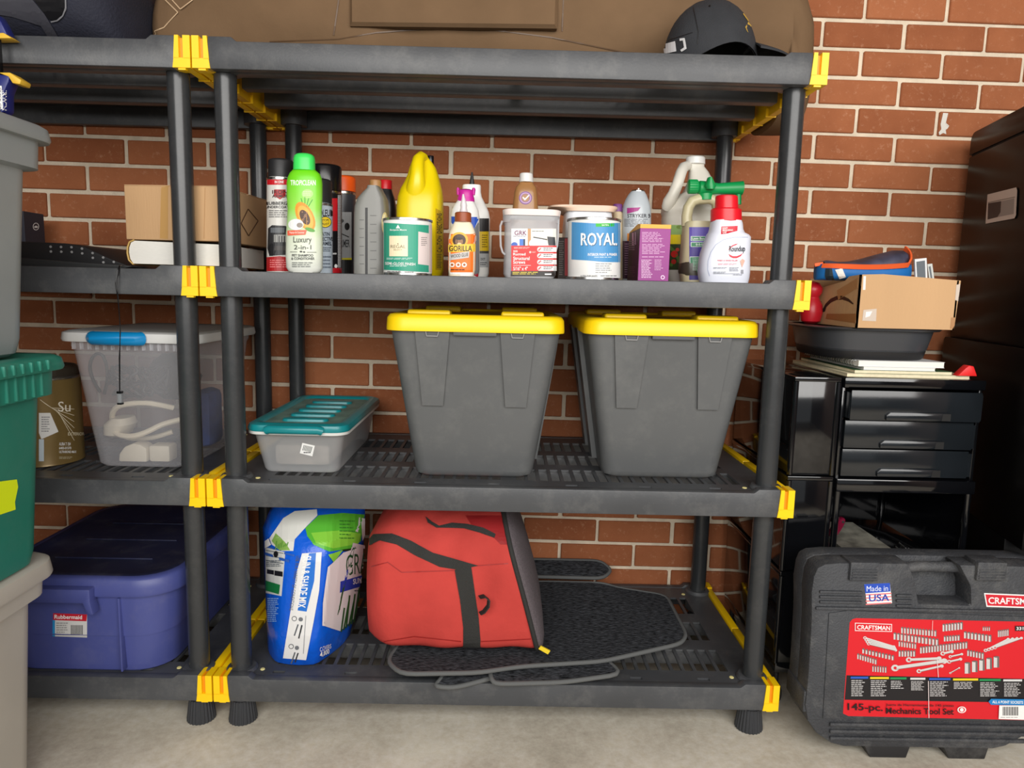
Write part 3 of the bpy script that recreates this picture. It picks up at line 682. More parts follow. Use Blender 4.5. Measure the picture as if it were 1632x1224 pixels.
# purple carton
a = atY(1017, 440, .05); b = atY(1065.5, 440, .05); zt = atY(1041, 364, .05).z
t = thing('small_carton', 'purple carton with pale small print and orange top edge', 'box', ((a.x + b.x) / 2, .1, Z3))
PURM = mat('purple_card', rgb(146, 44, 132), .45); DPUR = mat('dark_purple_card', rgb(70, 22, 50), .45)
mb = MB(); mb.box(a.x, b.x, .05, .18, Z3, zt, PURM, .0006); mb.build('carton_body', t, 0)
sd = MB(); sd.box(a.x - .0006, a.x + .001, .0506, .1794, Z3 + .0006, zt - .0006, DPUR); sd.build('side_panel', t, 0)
fl = MB(); fl.prism([(.05, zt), (.18, zt), (.18, zt + .0015), (.08, zt + .011), (.05, zt + .008)], mat('orange_card', rgb(236, 172, 60), .5), a.x, b.x, 'YZ'); fl.build('top_flap', t, 0)
decal('label', mb, [LINES(1023, 370, 1061, 387, 7, (214, 166, 206), .4, 2), LINES(1023, 389, 1060, 406, 7, (214, 166, 206), .4, 3), LINES(1023, 409, 1060, 411, 1, (230, 190, 224)), LINES(1022, 414, 1040, 444, 12, (222, 180, 216), .5, 4), LINES(1043, 414, 1057, 432, 7, (214, 166, 206), .4, 5), E(1056, 442, 3.4, 3.4, (236, 206, 230), 14), E(1056, 442, 2, 2, (146, 44, 132), 12)], t)
decal('side_print', sd, [LN(1009, 371, 1009, 392, 2.4, (214, 150, 186)), LN(1013, 370, 1013, 390, 2, (170, 120, 150)), LINES(1001, 384, 1007, 400, 5, (150, 110, 130)), LINES(1000, 425, 1014, 442, 6, (120, 70, 90))], t)
# white handled jug
Y = .27
t = px_thing('plastic_jug', 'white plastic jug with moulded handle and a tomato picture label', 'jug', Y, 1100, Z3, 'handled jugs on the third tier')
WJ = mat('offwhite_jug', rgb(222, 218, 206), .38, var=.03)
mb = MB(); mb.loft(rings_px(Y, [(1094, 1122, 261, .014), (1095, 1122, 266, .014), (1098, 1128, 274, .018), (1096, 1137, 292, .026), (1088, 1144, 308, .04), (1068, 1150, 318, .056), (1060, 1153, 325, .062), (1056, 1155, 334, .064), (1055, 1156, 341, .064), (1056.5, 1154.5, 344, .062), (1056, 1155, 350, .063), (1058, 1154, 435, .063), (1062, 1150, None, .058)], e=2.8, base=Z3), WJ); mb.build('jug_body', t, 60)
mh = MB(); hp = [(1096, 264, .262), (1089, 267, .245), (1085, 276, .232), (1080, 292, .222), (1074, 308, .220), (1067, 321, .226), (1064, 330, .24)]
mh.tube([atY(a, b, c) for a, b, c in hp], [.011, .012, .0125, .0125, .013, .015, .014], WJ, 14); mh.build('handle', t, 60)
mc = MB(); mc.loft(rings_px(Y, [(1095, 1122, 250.5), (1093.5, 1123.5, 252), (1093.5, 1123.5, 262)], n=72), WHITE); mc.build('cap', t, 30)
decal('label', mb, [R(1066, 358.5, 1090, 430, (54, 70, 36)), R(1066, 358.5, 1090, 374, (150, 186, 110)), E(1083, 362, 5, 3, (120, 150, 60)), R(1064, 374, 1085, 389, (238, 216, 30)), [E(1068 + (i * 7) % 18, 394 + (i * 11) % 30, 3, 3, (84, 124, 50), 8) for i in range(9)], E(1075, 405, 5.5, 5.5, (206, 40, 34)), E(1074, 417, 4, 4, (186, 46, 36)), E(1080, 398, 3, 3, (200, 70, 50))], t, strip=5)
# lawn food bottle with hose sprayer
Y = .15
t = px_thing('lawn_food_bottle', 'translucent lawn food bottle with green hose-end sprayer and purple label', 'bottle', Y, 1118, Z3)
LF = mat('straw_plastic', rgb(196, 188, 152), .35, var=.06)
mb = MB(); mb.loft(rings_px(Y, [(1092, 1146, 354.5), (1089.5, 1150, 357), (1088, 1152, 372), (1086, 1153, 395), (1084, 1153, 418), (1083.5, 1153, 435), (1086, 1150, None)], hy=.034, e=3.4, base=Z3), LF); mb.build('bottle_body', t, 50)
mh = MB(); hp = [(1095, 360), (1094.5, 345), (1097, 331), (1103, 321), (1113, 317.5), (1130, 316.5), (1141, 321), (1144, 335), (1144, 358)]
mh.tube([atY(a, b, Y) for a, b in hp], [.012, .0115, .0115, .0115, .0115, .0115, .012, .012, .013], LF, 14); mh.build('handle', t, 60)
lq = MB(); lq.loft(rings_px(Y, [(1084.6, 1152, 419), (1083.6, 1152.8, 421), (1082.6, 1153.8, 434), (1085, 1151, 440)], hy=.0352, e=3.4), mat('dark_liquid', rgb(66, 60, 48), .3)); lq.build('liquid', t, 50)
SG = mat('green_sprayer', rgb(14, 150, 78), .4); sp_ = MB()
def hbar(prof, Yc, m, mbx, n=28, rib=None):
    """round bar lying along X: (px, ytop, ybottom)"""
    rings = []
    for x, y0, y1 in prof:
        a, b = atY(x, y0, Yc), atY(x, y1, Yc); c = (a + b) / 2; r = (a.z - b.z) / 2
        rings.append([c + Vector((0, math.cos(2 * math.pi * j / n) * r * (1 - (rib if rib and j % 2 else 0)), -math.sin(2 * math.pi * j / n) * r * (1 - (rib if rib and j % 2 else 0)))) for j in range(n)])
    mbx.loft(rings, m)
hbar([(1096, 289, 306), (1097.5, 286, 309), (1110, 286, 309), (1112, 288, 308)], Y, SG, sp_, 44, .06)
hbar([(1112, 291, 308), (1114.5, 288, 311.5), (1128, 289, 311), (1144, 292, 309.5), (1168, 290, 310), (1183, 288.5, 311)], Y, SG, sp_)
sp_.loft(rings_px(Y - .02, [(1128, 1134, 283), (1126, 1137, 288), (1123, 1141, 296), (1126, 1138, 302)], hy=.012, n=20), SG); sp_.tube([atY(1124, 309, Y), atY(1124, 319, Y)], .0155, SG, 20); sp_.tube([atY(1177, 310, Y), atY(1177, 326, Y)], .006, SG)
sp_.build('sprayer', t, 40)
decal('label', mb, [R(1098.5, 362, 1134, 446, (98, 84, 172)), R(1098.5, 392, 1134, 410, (66, 48, 140)), R(1098.5, 430, 1134, 446, (60, 44, 132)), R(1101, 376.5, 1130, 384, (226, 236, 226)), R(1102, 377.3, 1130, 383.2, (40, 130, 84)), T('Lawn Booster', 1103, 378.4, 1131, 382, W0), R(1101, 386, 1128, 393.5, (226, 236, 226)), R(1102, 386.8, 1127.5, 392.8, (40, 130, 84)), T('0-0-0', 1109, 388, 1120, 391.5, W0),
    R(1099.5, 409, 1130, 434.5, (226, 236, 226)), R(1100.3, 410, 1130, 433.6, (40, 130, 84)), LINES(1104, 412, 1116, 432, 8, (190, 220, 200))], t, strip=5)
# weed killer
Y = .065
t = px_thing('weed_killer_bottle', 'white weed killer bottle with curved shoulder and big red cap', 'bottle', Y, 1153, Z3)
mb = MB(); mb.loft(rings_px(Y, [(1135, 1180, 352), (1133.5, 1181.5, 356, .03), (1131.5, 1182.5, 366, .031), (1130, 1185, 371, .032), (1127.5, 1191.5, 374, .034), (1126, 1194.5, 378, .035), (1121.5, 1194, 391, .036), (1117, 1193, 404, .037), (1114.3, 1193, 418, .038), (1113, 1193, 432, .038), (1114, 1192, 442, .037), (1116, 1190, None, .035)], hy=.03, e=2.7, base=Z3, n=56), mat('lavender_white_plastic', rgb(222, 226, 238), .32)); mb.build('bottle_body', t, 60)
RC = mat('red_screw_cap', rgb(222, 20, 36), .35)
mc = MB(); mc.loft(rings_px(Y, [(1135, 1179, 333), (1133.3, 1181, 335), (1133, 1181.3, 353), (1134, 1180, 354)], n=72), RC); mc.build('collar', t, 30)
mc = MB(); mc.loft(rings_px(Y, [(1145, 1171, 311.5), (1141, 1175, 313), (1140.3, 1175.5, 316), (1139.5, 1176, 334)], n=24), RC); mc.build('cap', t, 25)
RD = (204, 28, 50); GY = (130, 134, 142)
arc = [(1176, 388.5), (1172, 389), (1167, 391), (1163, 394.5), (1160.5, 398.5), (1162, 398), (1165, 394.6), (1169, 392), (1173.5, 390.3)]
arc2 = [(1161, 404.5), (1163, 409), (1168, 411.5), (1174, 411.5), (1180, 408.5), (1184, 403), (1180, 406), (1174, 408.3), (1168, 408.3), (1164, 406.5)]
sweep = [(1131, 440, 1128, 430), (1128, 430, 1128.5, 416), (1128.5, 416, 1133, 402), (1133, 402, 1141, 390), (1141, 390, 1153, 382), (1153, 382, 1170, 378), (1170, 378, 1192, 378)]
decal('label', mb, [[LN(a, b, c, d, 1.2, (176, 184, 206)) for a, b, c, d in sweep], P([(1150, 361), (1175.5, 360), (1175, 368), (1160, 372), (1149, 373.5)], RD), T('EASY', 1151.5, 362, 1160, 365, W0), T('MEASURING', 1151.5, 365.5, 1168, 368.5, W0), T('CAP', 1151.5, 369, 1158, 372, W0), P(arc, RD), P(arc2, RD), T('Roundup', 1162, 392, 1187, 404, (30, 34, 38), -.02, True), 
    T('WEED & GRASS KILLER', 1143, 414, 1175.5, 416.5, (210, 90, 100)), LINES(1144, 420, 1176, 423, 2, (210, 140, 150)), P([(1179, 416), (1183, 412.5), (1186.5, 415.5), (1182, 426.5)], (222, 176, 158)), LINES(1137, 426, 1160, 429, 2, GY), LINES(1162, 426, 1178, 433, 4, GY), LINES(1137, 433, 1158, 436, 2, GY), LN(1137, 436, 1178, 436, .5, GY), LINES(1168, 437.5, 1183, 439, 1, (90, 92, 98)), R(1180.5, 430, 1184, 436, (150, 152, 160))], t, strip=5)
# ================================================================ second tier: lidded totes and the small teal-lidded box
GREYT = mat('charcoal_tote', rgb(90, 92, 93), .42, var=.07, vscale=5, dust=.12)
YLID = mat('yellow_lid', rgb(252, 212, 12), .4, var=.03)
def tote(x0, y0, label):
    """x0 = centre of the front, y0 = front of the base"""
    z0 = DECK[1] + .0003; L = thing('storage_tote', label, 'tote', (x0, y0, z0), 'charcoal totes with yellow lids')
    mb = MB(); rings = []
    hb, ht, zt, dl = .128, .178, z0 + .325, .36
    for k, (f, g) in enumerate([(0, -.008), (.02, -.001), (.05, 0), (.5, 0), (1, 0)]):
        hx = hb + (ht - hb) * f + g; yf = y0 - .045 * f - g; yb = y0 + dl + .04 * f + g
        rings.append(rrect(x0, (yf + yb) / 2, hx, (yb - yf) / 2, .028, z0 + (zt - z0) * f, 5))
    mb.loft(rings, GREYT); body = mb.build('tote_body', L, 40)
    # upright ribs on the two sides
    for s in (-1, 1):
        for ya, yb in ((.10, .16), (.24, .30)):
            rb = MB(); rb.add([(x0 + s * (hb - .004), y0 + ya, z0 + .02), (x0 + s * (hb + .014), y0 + ya, z0 + .02), (x0 + s * (hb + .014), y0 + yb, z0 + .02), (x0 + s * (hb - .004), y0 + yb, z0 + .02),
                               (x0 + s * (ht - .004), y0 + ya, zt), (x0 + s * (ht + .010), y0 + ya, zt), (x0 + s * (ht + .010), y0 + yb, zt), (x0 + s * (ht - .004), y0 + yb, zt)],
                              [[0, 1, 2, 3][::-s], [4, 5, 6, 7][::s], [0, 1, 5, 4][::s], [1, 2, 6, 5][::s], [2, 3, 7, 6][::s]], GREYT); rb.build('side_rib', L, 30)
    # two tapered panels on the front
    def fy(z): return y0 - .045 * (z - z0) / (zt - z0)
    for s in (-1, 1):
        c = x0 + s * .088; pm = MB(); za, zb = zt, z0 + .162
        P8 = []
        for dy in (.004, -.007):
            for (xx, zz) in ((c - .036, za), (c + .036, za), (c + .022, zb), (c - .022, zb)): P8.append((xx, fy(zz) + dy, zz))
        pm.add(P8, [[3, 2, 1, 0][::-1], [4, 5, 6, 7][::-1], [0, 1, 5, 4][::-1], [1, 2, 6, 5][::-1], [2, 3, 7, 6][::-1], [3, 0, 4, 7][::-1]], GREYT)
        pn = pm.build('front_panel', L, 20)
        lp = MB(); zz = zt - .006
        lp.tube([(c - .014, fy(zz) - .009, zz + .004), (c - .011, fy(zz) - .010, zz - .008), (c + .011, fy(zz) - .010, zz - .008), (c + .014, fy(zz) - .009, zz + .004)], .0012, mat('worn_edge', rgb(150, 150, 150), .5), 6); lp.build('tie_loop', L, 50)
    lg = MB(); lg.box(x0 - .045, x0 + .045, fy(zt) - .010, fy(zt) + .004, zt - .012, zt + .002, GREYT, .002); lg.build('latch_ledge', L, 30)
    # lid
    ld = MB(); rr = []
    yf, yb = y0 - .045 - .014, y0 + dl + .04 + .014; cy, hy = (yf + yb) / 2, (yb - yf) / 2
    for g, zz in ((.000, zt - .0), (.0015, zt - .004), (.0085, zt - .004), (.009, zt + .0), (.0075, zt + .022), (.003, zt + .029), (-.006, zt + .031), (-.02, zt + .031), (-.024, zt + .026)):
        rr.append(rrect(x0, cy, ht + g, hy - .0085 + g, .04, zz, 6))
    ld.loft(rr, YLID); lid = ld.build('lid', L, 45)
    for s in (-1, 1):
        for yy in (yf + .03, yb - .10):
            hb_ = MB(); hb_.box(x0 + s * .098 - .045, x0 + s * .098 + .045, yy, yy + .055, zt + .024, zt + .039, YLID, .005); hb_.build('lid_grip', L, 45)
    return L
tote(.547, .085, 'charcoal tote with yellow lid, nearer the small teal-lidded box')
tote(.963, .108, 'charcoal tote with yellow lid, next to the right-hand shelf post')
# small clear box with teal lid
z0 = DECK[1] + .0003
t = thing('storage_box', 'small clear plastic box with a translucent teal lid on the second tier', 'box', (.165, .26, z0))
CLR2 = clearplastic('cloudy_clear_plastic', rgb(214, 216, 218), .42, .3)
mb = MB(); mb.loft([rrect(.165, .278, .079, .177, .02, z0), rrect(.165, .278, .083, .182, .022, z0 + .006), rrect(.165, .278, .098, .202, .026, z0 + .088), rrect(.165, .278, .1, .206, .028, z0 + .092)], CLR2); bodyb = mb; mb.build('clear_body', t, 40)
rm = MB(); rm.loft([rrect(.165, .278, .105, .21, .03, z0 + .088), rrect(.165, .278, .109, .214, .032, z0 + .09), rrect(.165, .278, .109, .214, .032, z0 + .096), rrect(.165, .278, .1, .206, .03, z0 + .096)], mat('milky_rim', rgb(206, 208, 204), .35)); rm.build('rim', t, 40)
TL = mat('teal_lid', rgb(20, 128, 134), .3, var=.12, vscale=14); TLD = mat('dusty_teal_lid', rgb(98, 128, 118), .55, var=.3, vscale=22, dust=.35)
ld = MB(); ld.loft([rrect(.165, .278, .109, .214, .032, z0 + .0962), rrect(.165, .278, .111, .216, .034, z0 + .101), rrect(.165, .278, .108, .213, .033, z0 + .110), rrect(.165, .278, .098, .203, .03, z0 + .114), rrect(.165, .278, .088, .19, .026, z0 + .112), rrect(.165, .278, .084, .186, .024, z0 + .107)], TL, cap1=False); ld.build('lid', t, 45)
ldp = MB(); ldp.loft([rrect(.165, .278, .084, .186, .024, z0 + .104), rrect(.165, .278, .084, .186, .024, z0 + .107)], TLD); lp_ = ldp.build('lid_panel', t, 30)
for i in range(5):
    rb = MB(); yy = .145 + i * .062; rb.loft([rrect(.165, yy, .052, .017, .0165, z0 + .1062), rrect(.165, yy, .050, .015, .0148, z0 + .112), rrect(.165, yy, .044, .009, .0088, z0 + .1135)], TL); rb.build('lid_rib', lp_, 50)
lt = MB(); lt.tube([(.105, .062, z0 + .100), (.112, .058, z0 + .103), (.215, .058, z0 + .103), (.222, .062, z0 + .100)], .0095, TL, 12); lt.build('latch', t, 50)
it = MB(); it.box(.10, .225, .12, .43, z0 + .008, z0 + .058, mat('pale_contents', rgb(150, 140, 130), .7, var=.3, vscale=25), .012); it.build('contents', t, 40)
decal('price_tag', bodyb, [P([(482, 705.5), (502, 710), (498, 727), (478, 722)], W0), [LN(485 + 2.1 * i, 709 + .45 * i, 482.5 + 2.1 * i, 717.5 + .45 * i, 1.0, K0) for i in range(7)], LINES(484, 720, 496, 724, 1, (90, 90, 90))], t, eps=.001)
# ================================================================ bottom tier: seed bag, red duffel, car mats
z0 = DECK[0] + .0003
t = thing('grass_seed_bag', 'blue, white and green grass seed bag with its top folded over', 'bag', (.2, .14, z0))
BAGB = mat('blue_film', rgb(12, 92, 214), .22, var=.05, bump=1.0, bscale=24)
lv = [  # z, then plan corners: back-left, front-left, front-right, back-right
    (z0, (430, .16), (441, .075), (503, .068), (556, .20), (520, .27)),
    (z0 + .006, (428, .165), (440, .066), (504, .060), (560, .21), (520, .28)),
    (.20, (424, .17), (444, .052), (508, .046), (572, .23), (520, .30)),
    (.30, (421, .17), (449, .052), (514, .044), (580, .23), (520, .30)),
    (.37, (419, .165), (453, .058), (520, .048), (583, .22), (520, .29)),
    (.405, (418, .16), (455, .072), (523, .062), (584, .21), (520, .28)),
    (.44, (428, .17), (462, .11), (526, .10), (584, .215), (524, .27)),
    (.474, (448, .19), (475, .15), (530, .145), (583, .22), (530, .25))]
rings = []
for z, *cs in lv:
    cp = []
    for x, yy in cs:
        py_ = pix((.2, yy, z))[1]; cp.append(Vector((atY(x, py_, yy).x, yy, z)))
    R_ = []
    n = len(cp)
    for i in range(n):
        a, b = cp[i], cp[(i + 1) % n]
        for k in range(6):
            f = .06 + .88 * k / 5; p = a.lerp(b, f); bul = 4 * f * (1 - f) * .008
            d = (b - a).cross(Vector((0, 0, 1))).normalized(); R_.append(p + d * bul + Vector((0, 0, 0)))
    rings.append(R_)
mb = MB(); mb.loft(rings, BAGB); bagm = mb; mb.build('bag_body', t, 60)
BL_, WB = (14, 96, 216), (226, 226, 226)
decal('label', mb, [
    P([(423, 872), (455, 880), (453, 905), (449, 950), (424, 945)], (214, 216, 214)), [LN(424 + 2 * 0, 877 + 8 * i, 452, 882 + 8 * i, 1.4, (120, 126, 130)) for i in range(3)], R(426, 907, 437, 914, K0, 909, 916), R(438, 909, 451, 917, K0, 911, 919), P([(424, 925), (447, 932), (445, 947), (424, 941)], (20, 122, 62)), LINES(427, 953, 446, 992, 13, (150, 190, 240)), LINES(425, 893, 450, 904, 4, (90, 100, 110)),
    P([(424, 868), (438, 873), (438, 876), (424, 871)], (40, 90, 180)), P([(424, 880), (436, 884), (436, 888), (424, 884)], (40, 90, 180)), P([(454, 880), (470, 884), (470, 887), (454, 883)], (40, 90, 180)), P([(446, 888), (462, 892), (462, 896), (446, 892)], (40, 90, 180)), E(441, 883, 3.5, 5, K0),
    P([(482, 882), (513, 880), (509, 940), (500, 990), (488, 1051), (452, 1048), (458, 1010), (466, 960), (474, 910)], WB),
    P([(493, 882), (504, 881), (501, 925), (489, 974), (475, 972), (483, 925)], (26, 110, 206)), T('SUN & SHADE MIX', 484, 886, 497, 968, W0, -.12, rot=90), T('USE IN A VARIETY OF CONDITIONS', 473, 886, 479, 972, (80, 90, 104), -.13, False, 90),
    [E(470 - 5 * i, 985 + 44 * i, 4, 4, (70, 74, 80), 14) for i in range(2)], [E(470 - 5 * i, 985 + 44 * i, 3, 3, WB, 12) for i in range(2)], [E(480 - 6 * i, 986 + 45 * i, 3.4, 3.4, (110, 114, 120), 12) for i in range(2)], [LN(476 - 5 * i, 994 + 44 * i, 470 - 5 * i, 1012 + 44 * i, 2, (90, 94, 100)) for i in range(2)], [LN(482 - 6 * i, 995 + 44 * i, 477 - 6 * i, 1016 + 38 * i, 2, (40, 44, 50)) for i in range(2)], LN(488, 980, 484, 1040, .8, (140, 144, 150)),
    P([(521, 903), (545, 880), (582, 868), (582, 905), (576, 945), (562, 985), (540, 1005), (512, 996), (513, 960), (517, 930)], (222, 214, 216)),
    T('GRASS', 549, 884, 598, 917, (26, 84, 48), -.14, False), P([(540, 926), (583, 914), (583, 931), (539, 944)], (40, 60, 170)), T('SUN & SHADE', 560, 922, 604, 931, W0, -.2), LINES(562, 940, 576, 944, 1, (90, 90, 96)),
    [LN(541 + 4 * i, 1006 - 3 * i, 546 + 4.2 * i + 3 * (i % 2), 968 - 4 * i - 6 * (i % 3), 2.4, (44, 84, 34)) for i in range(8)],
    T('COVERS', 508, 1030, 525, 1037, W0, -.3, False), T('4,800', 508, 1038, 522, 1047, W0, -.4)], t, strip=3, gap=.00015)
decal('folded_top', mb, [
    P([(430, 858), (452, 826), (470, 815), (505, 812), (506, 822), (490, 838), (470, 860), (468, 878), (450, 878), (434, 868)], (222, 222, 216)), P([(434, 862), (440, 850), (455, 864), (463, 877), (446, 877)], (134, 176, 84)), [LN(440 + 3 * i, 876 - i, 442 + 3 * i, 862 + (i * 5) % 7, 1.6, (96, 150, 60)) for i in range(7)],
    P([(487, 842), (508, 822), (546, 818), (580, 820), (574, 862), (560, 874), (524, 879), (500, 868), (490, 855)], (84, 176, 48)), P([(496, 850), (540, 846), (574, 850), (570, 866), (530, 874), (504, 866)], (130, 200, 60)), LINES(540, 830, 566, 862, 6, (50, 120, 40), .3, 8), P([(574, 832), (583, 824), (583, 846), (576, 862)], WB), P([(424, 862), (430, 858), (434, 868), (424, 874)], WB), P([(522, 884), (545, 876), (530, 896)], (130, 200, 60)), LN(544, 877, 566, 874, 3, (16, 44, 20))], t, strip=3, eps=.0012, gap=.00025)
# ---- car mats
MATF = mat('ribbed_carpet', rgb(58, 60, 64), .95, var=.85, vscale=210, bump=1.0, bscale=320, spec=.1, stretch=(.35, 1, 1)); BIND = mat('mat_binding', rgb(92, 94, 94), .8)
def car_mat(label, outline, th=.007, lift=None):
    """outline: plan points (x, y, z) of the upper face"""
    pts = [Vector(p) for p in outline]; c = sum(pts, Vector()) / len(pts); base = Vector((c.x, c.y, min(p.z for p in pts)))
    t = thing('car_mat', label, 'car mat', tuple(base), 'charcoal carpet car mats on the bottom tier')
    sm = []                                             # rounded outline
    n = len(pts)
    for i in range(n):
        a, b, d = pts[i - 1], pts[i], pts[(i + 1) % n]; r1 = min(.03, (a - b).length * .35); r2 = min(.03, (d - b).length * .35)
        p, q = b + (a - b).normalized() * r1, b + (d - b).normalized() * r2
        for k in range(4):
            f = k / 3; sm.append(p * (1 - f) ** 2 + b * 2 * f * (1 - f) + q * f * f)
    bm = bmesh.new(); f0 = bm.faces.new([bm.verts.new(p) for p in sm]); bmesh.ops.triangulate(bm, faces=[f0])
    bmesh.ops.recalc_face_normals(bm, faces=bm.faces[:])
    if sum(f.normal.z for f in bm.faces) < 0: bmesh.ops.reverse_faces(bm, faces=bm.faces[:])
    r = bmesh.ops.extrude_face_region(bm, geom=bm.faces[:])
    for e in r['geom']:
        if isinstance(e, bmesh.types.BMVert): e.co.z -= th
    bmesh.ops.recalc_face_normals(bm, faces=bm.faces[:])
    mb = MB(); mb.bm(bm, MATF); mb.build('carpet', t, 30)
    eb = MB(); loop = [p + Vector((0, 0, -th * .45)) for p in sm]; eb.tube(loop + [loop[0]], .0052, BIND, 8); eb.build('binding', t, 60)
    return t
def mz(px_, py_, z): p = atZ(px_, py_, z); return (p.x, p.y, z)
zz = z0 + .0125
car_mat('lowest car mat, only its rounded corner drooping over the front lip under the others', [mz(705, 1078, zz + .001), (.475, -.018, zz - .006), (.52, -.022, zz - .006), mz(800, 1074, zz + .001), (.70, .3, zz), (.5, .3, zz)])
car_mat('wide car mat hanging over the front lip below the top one', [mz(782, 1078, zz + .0115), (.605, -.022, zz + .004), (.75, -.012, zz + .005), mz(992, 1072, zz + .0115), mz(960, 1045, zz + .0115), (.85, .3, zz + .0115), (.58, .3, zz + .0115)])
zz2 = zz + .0230
car_mat('large top car mat spread under the red duffel bag', [mz(617, 1052, zz2), mz(640, 1072, zz2), mz(760, 1070, zz2), mz(830, 1060, zz2), mz(960, 1052, zz2), mz(1085, 1024, zz2), mz(1094, 1010, zz2), mz(1062, 948, zz2), mz(985, 936, zz2), mz(960, 928, zz2 + .004), mz(870, 926, zz2), (.5, .45, zz2), (.42, .3, zz2)])
car_mat('small car mat leaning against the brick wall behind the red duffel', [(.60, .485, zz2 + .010), (.90, .48, zz2 + .010), (.93, .515, zz2 + .02), (.90, .545, zz2 + .036), (.60, .545, zz2 + .036)])
# ---- red duffel
zr = zz2 + .0095
t = thing('duffel_bag', 'red canvas duffel bag with black webbing and a mesh end pocket', 'bag', (.5, .22, zr), 'duffel bags')
REDC = mat('red_canvas', rgb(188, 66, 60), .8, var=.12, vscale=9, bump=1.0, bscale=16, spec=.15)
sect = [(.125, 0), (.092, .008), (.080, .03), (.074, .10), (.076, .17), (.085, .215), (.105, .245), (.15, .275), (.21, .300), (.27, .312), (.33, .306), (.375, .28), (.395, .22), (.395, .1), (.38, .02), (.35, 0)]
def smooth_closed(p, k=3):
    for _ in range(k):
        q = []
        for i in range(len(p)):
            a, b = Vector(p[i]), Vector(p[(i + 1) % len(p)]); q += [a.lerp(b, .25), a.lerp(b, .75)]
        p = q
    return p
s2 = smooth_closed([Vector((a, b)) for a, b in sect], 2)
rings = []; NS = 26
rnd = random.Random(11)
for i in range(NS + 1):
    s_ = i / NS; sh = 1 - .30 * max(0, (.16 - s_) / .16) ** 2.2 - .02 * max(0, (s_ - .93) / .07) ** 2
    ring = []
    for q in s2:
        yy, zz_ = q.x, q.y; cy, cz = .235, .14
        yy = cy + (yy - cy) * sh; zz_ = cz + (zz_ - cz) * (sh if zz_ > cz else 1 - (1 - sh) * .25)
        hz = max(0, min(1, zz_ / .31)); xl = .312 + .02 * (hz - .5) ** 2 + .045 * max(0, hz - .72) / .28; xr = .700 - .095 * hz ** 1.1
        w = .0035 * math.sin(9 * s_ + 14 * zz_) + .003 * math.sin(23 * s_ - 30 * zz_ + 1) + .006 * math.exp(-((s_ - .33) / .06) ** 2 - ((zz_ - .17) / .05) ** 2)
        if yy < .15: yy += w
        ring.append(Vector((xl + (xr - xl) * s_, yy - .040, zr + max(0, zz_) * 1.075)))
    rings.append(ring[::-1])
mb = MB(); mb.loft(rings, REDC); duf = mb; mb.build('bag_body', t, 60)
BW = mat('black_webbing', rgb(42, 42, 40), .8, bump=.5, bscale=500); MESHM = mat('grey_mesh', rgb(92, 84, 88), .8, var=.25, vscale=300, bump=.6, bscale=700)
strapm = BW
decal('shoulder_strap', mb, [P([(584, 866), (596, 852), (625, 851), (655, 862), (690, 881), (720, 889), (762, 901), (732, 908), (700, 903), (660, 884), (632, 868), (606, 862), (588, 870)], BW)], t, strip=6, eps=.0025)
decal('webbing_strap', mb, [P([(725, 908), (751, 903), (757, 945), (763, 985), (766, 1020), (765, 1046), (738, 1048), (738, 1000), (733, 955)], BW), P([(738, 1044), (766, 1044), (752, 1056), (715, 1058), (733, 1050)], BW)], t, strip=6, eps=.0022)
decal('handle_strap', mb, [P([(678, 824), (688, 832), (700, 839), (720, 834), (745, 836), (770, 842), (790, 852), (788, 858), (765, 850), (740, 843), (715, 842), (696, 842), (682, 834)], BW)], t, strip=6, eps=.003)
decal('end_pocket', mb, [P([(742, 822), (812, 822), (808, 868), (798, 868), (780, 850), (755, 842)], (150, 34, 36))], t, strip=6, eps=.0012)
SMR = (150, 30, 28)
for sg in ([(592, 903), (618, 896), (640, 912), (726, 909)], [(752, 902), (810, 898)], [(612, 1022), (660, 1014), (735, 1022)], [(767, 1022), (846, 1018)]):
    decal('seam', mb, [[LN(*sg[i], *sg[i + 1], 1.4, SMR) for i in range(len(sg) - 1)]], t, strip=8, eps=.0012)
# mesh end pocket: a bulging cap on the right end
last = rings[-1]; cen = sum(last, Vector()) / len(last); em = MB(); er = []
for k, (f, dx) in enumerate([(1.0, -.004), (1.005, .006), (.97, .012), (.86, .020), (.6, .028), (.25, .031)]):
    er.append([cen + Vector(((p.x - cen.x) * f + dx, (p.y - cen.y) * f, (p.z - cen.z) * f)) for p in last])
em.loft(er, MESHM, cap0=False); em.build('mesh_pocket', t, 60)
zp = MB(); zp.tube([p + Vector((-.002, (p.y - cen.y) * .012, (p.z - cen.z) * .012)) for p in last[::2]] + [last[0]], .0055, BW, 8); zo = zp.build('zipper', t, 60)
pt = atY(866, 1038, .042) + Vector((0, 0, .004)); zt_ = MB(); zt_.prism([(-.011, .002), (.010, -.010), (.015, -.002), (-.006, .009)], mat('yellow_tab', rgb(236, 206, 40), .5), -.002, .002); zt_.xf(Matrix.Translation(pt)); zt_.build('zipper_tab', zo, 0)
lp = MB(); lb = [atY(a, b, c) for a, b, c in [(764, 952, .032), (772, 950, .018), (779, 956, .012), (778, 966, .014), (771, 975, .022), (765, 978, .032)]]
lp.ribbon(lb, Vector((.25, -1, .1)), .018, .003, BW); lp.build('side_loop', t, 40)
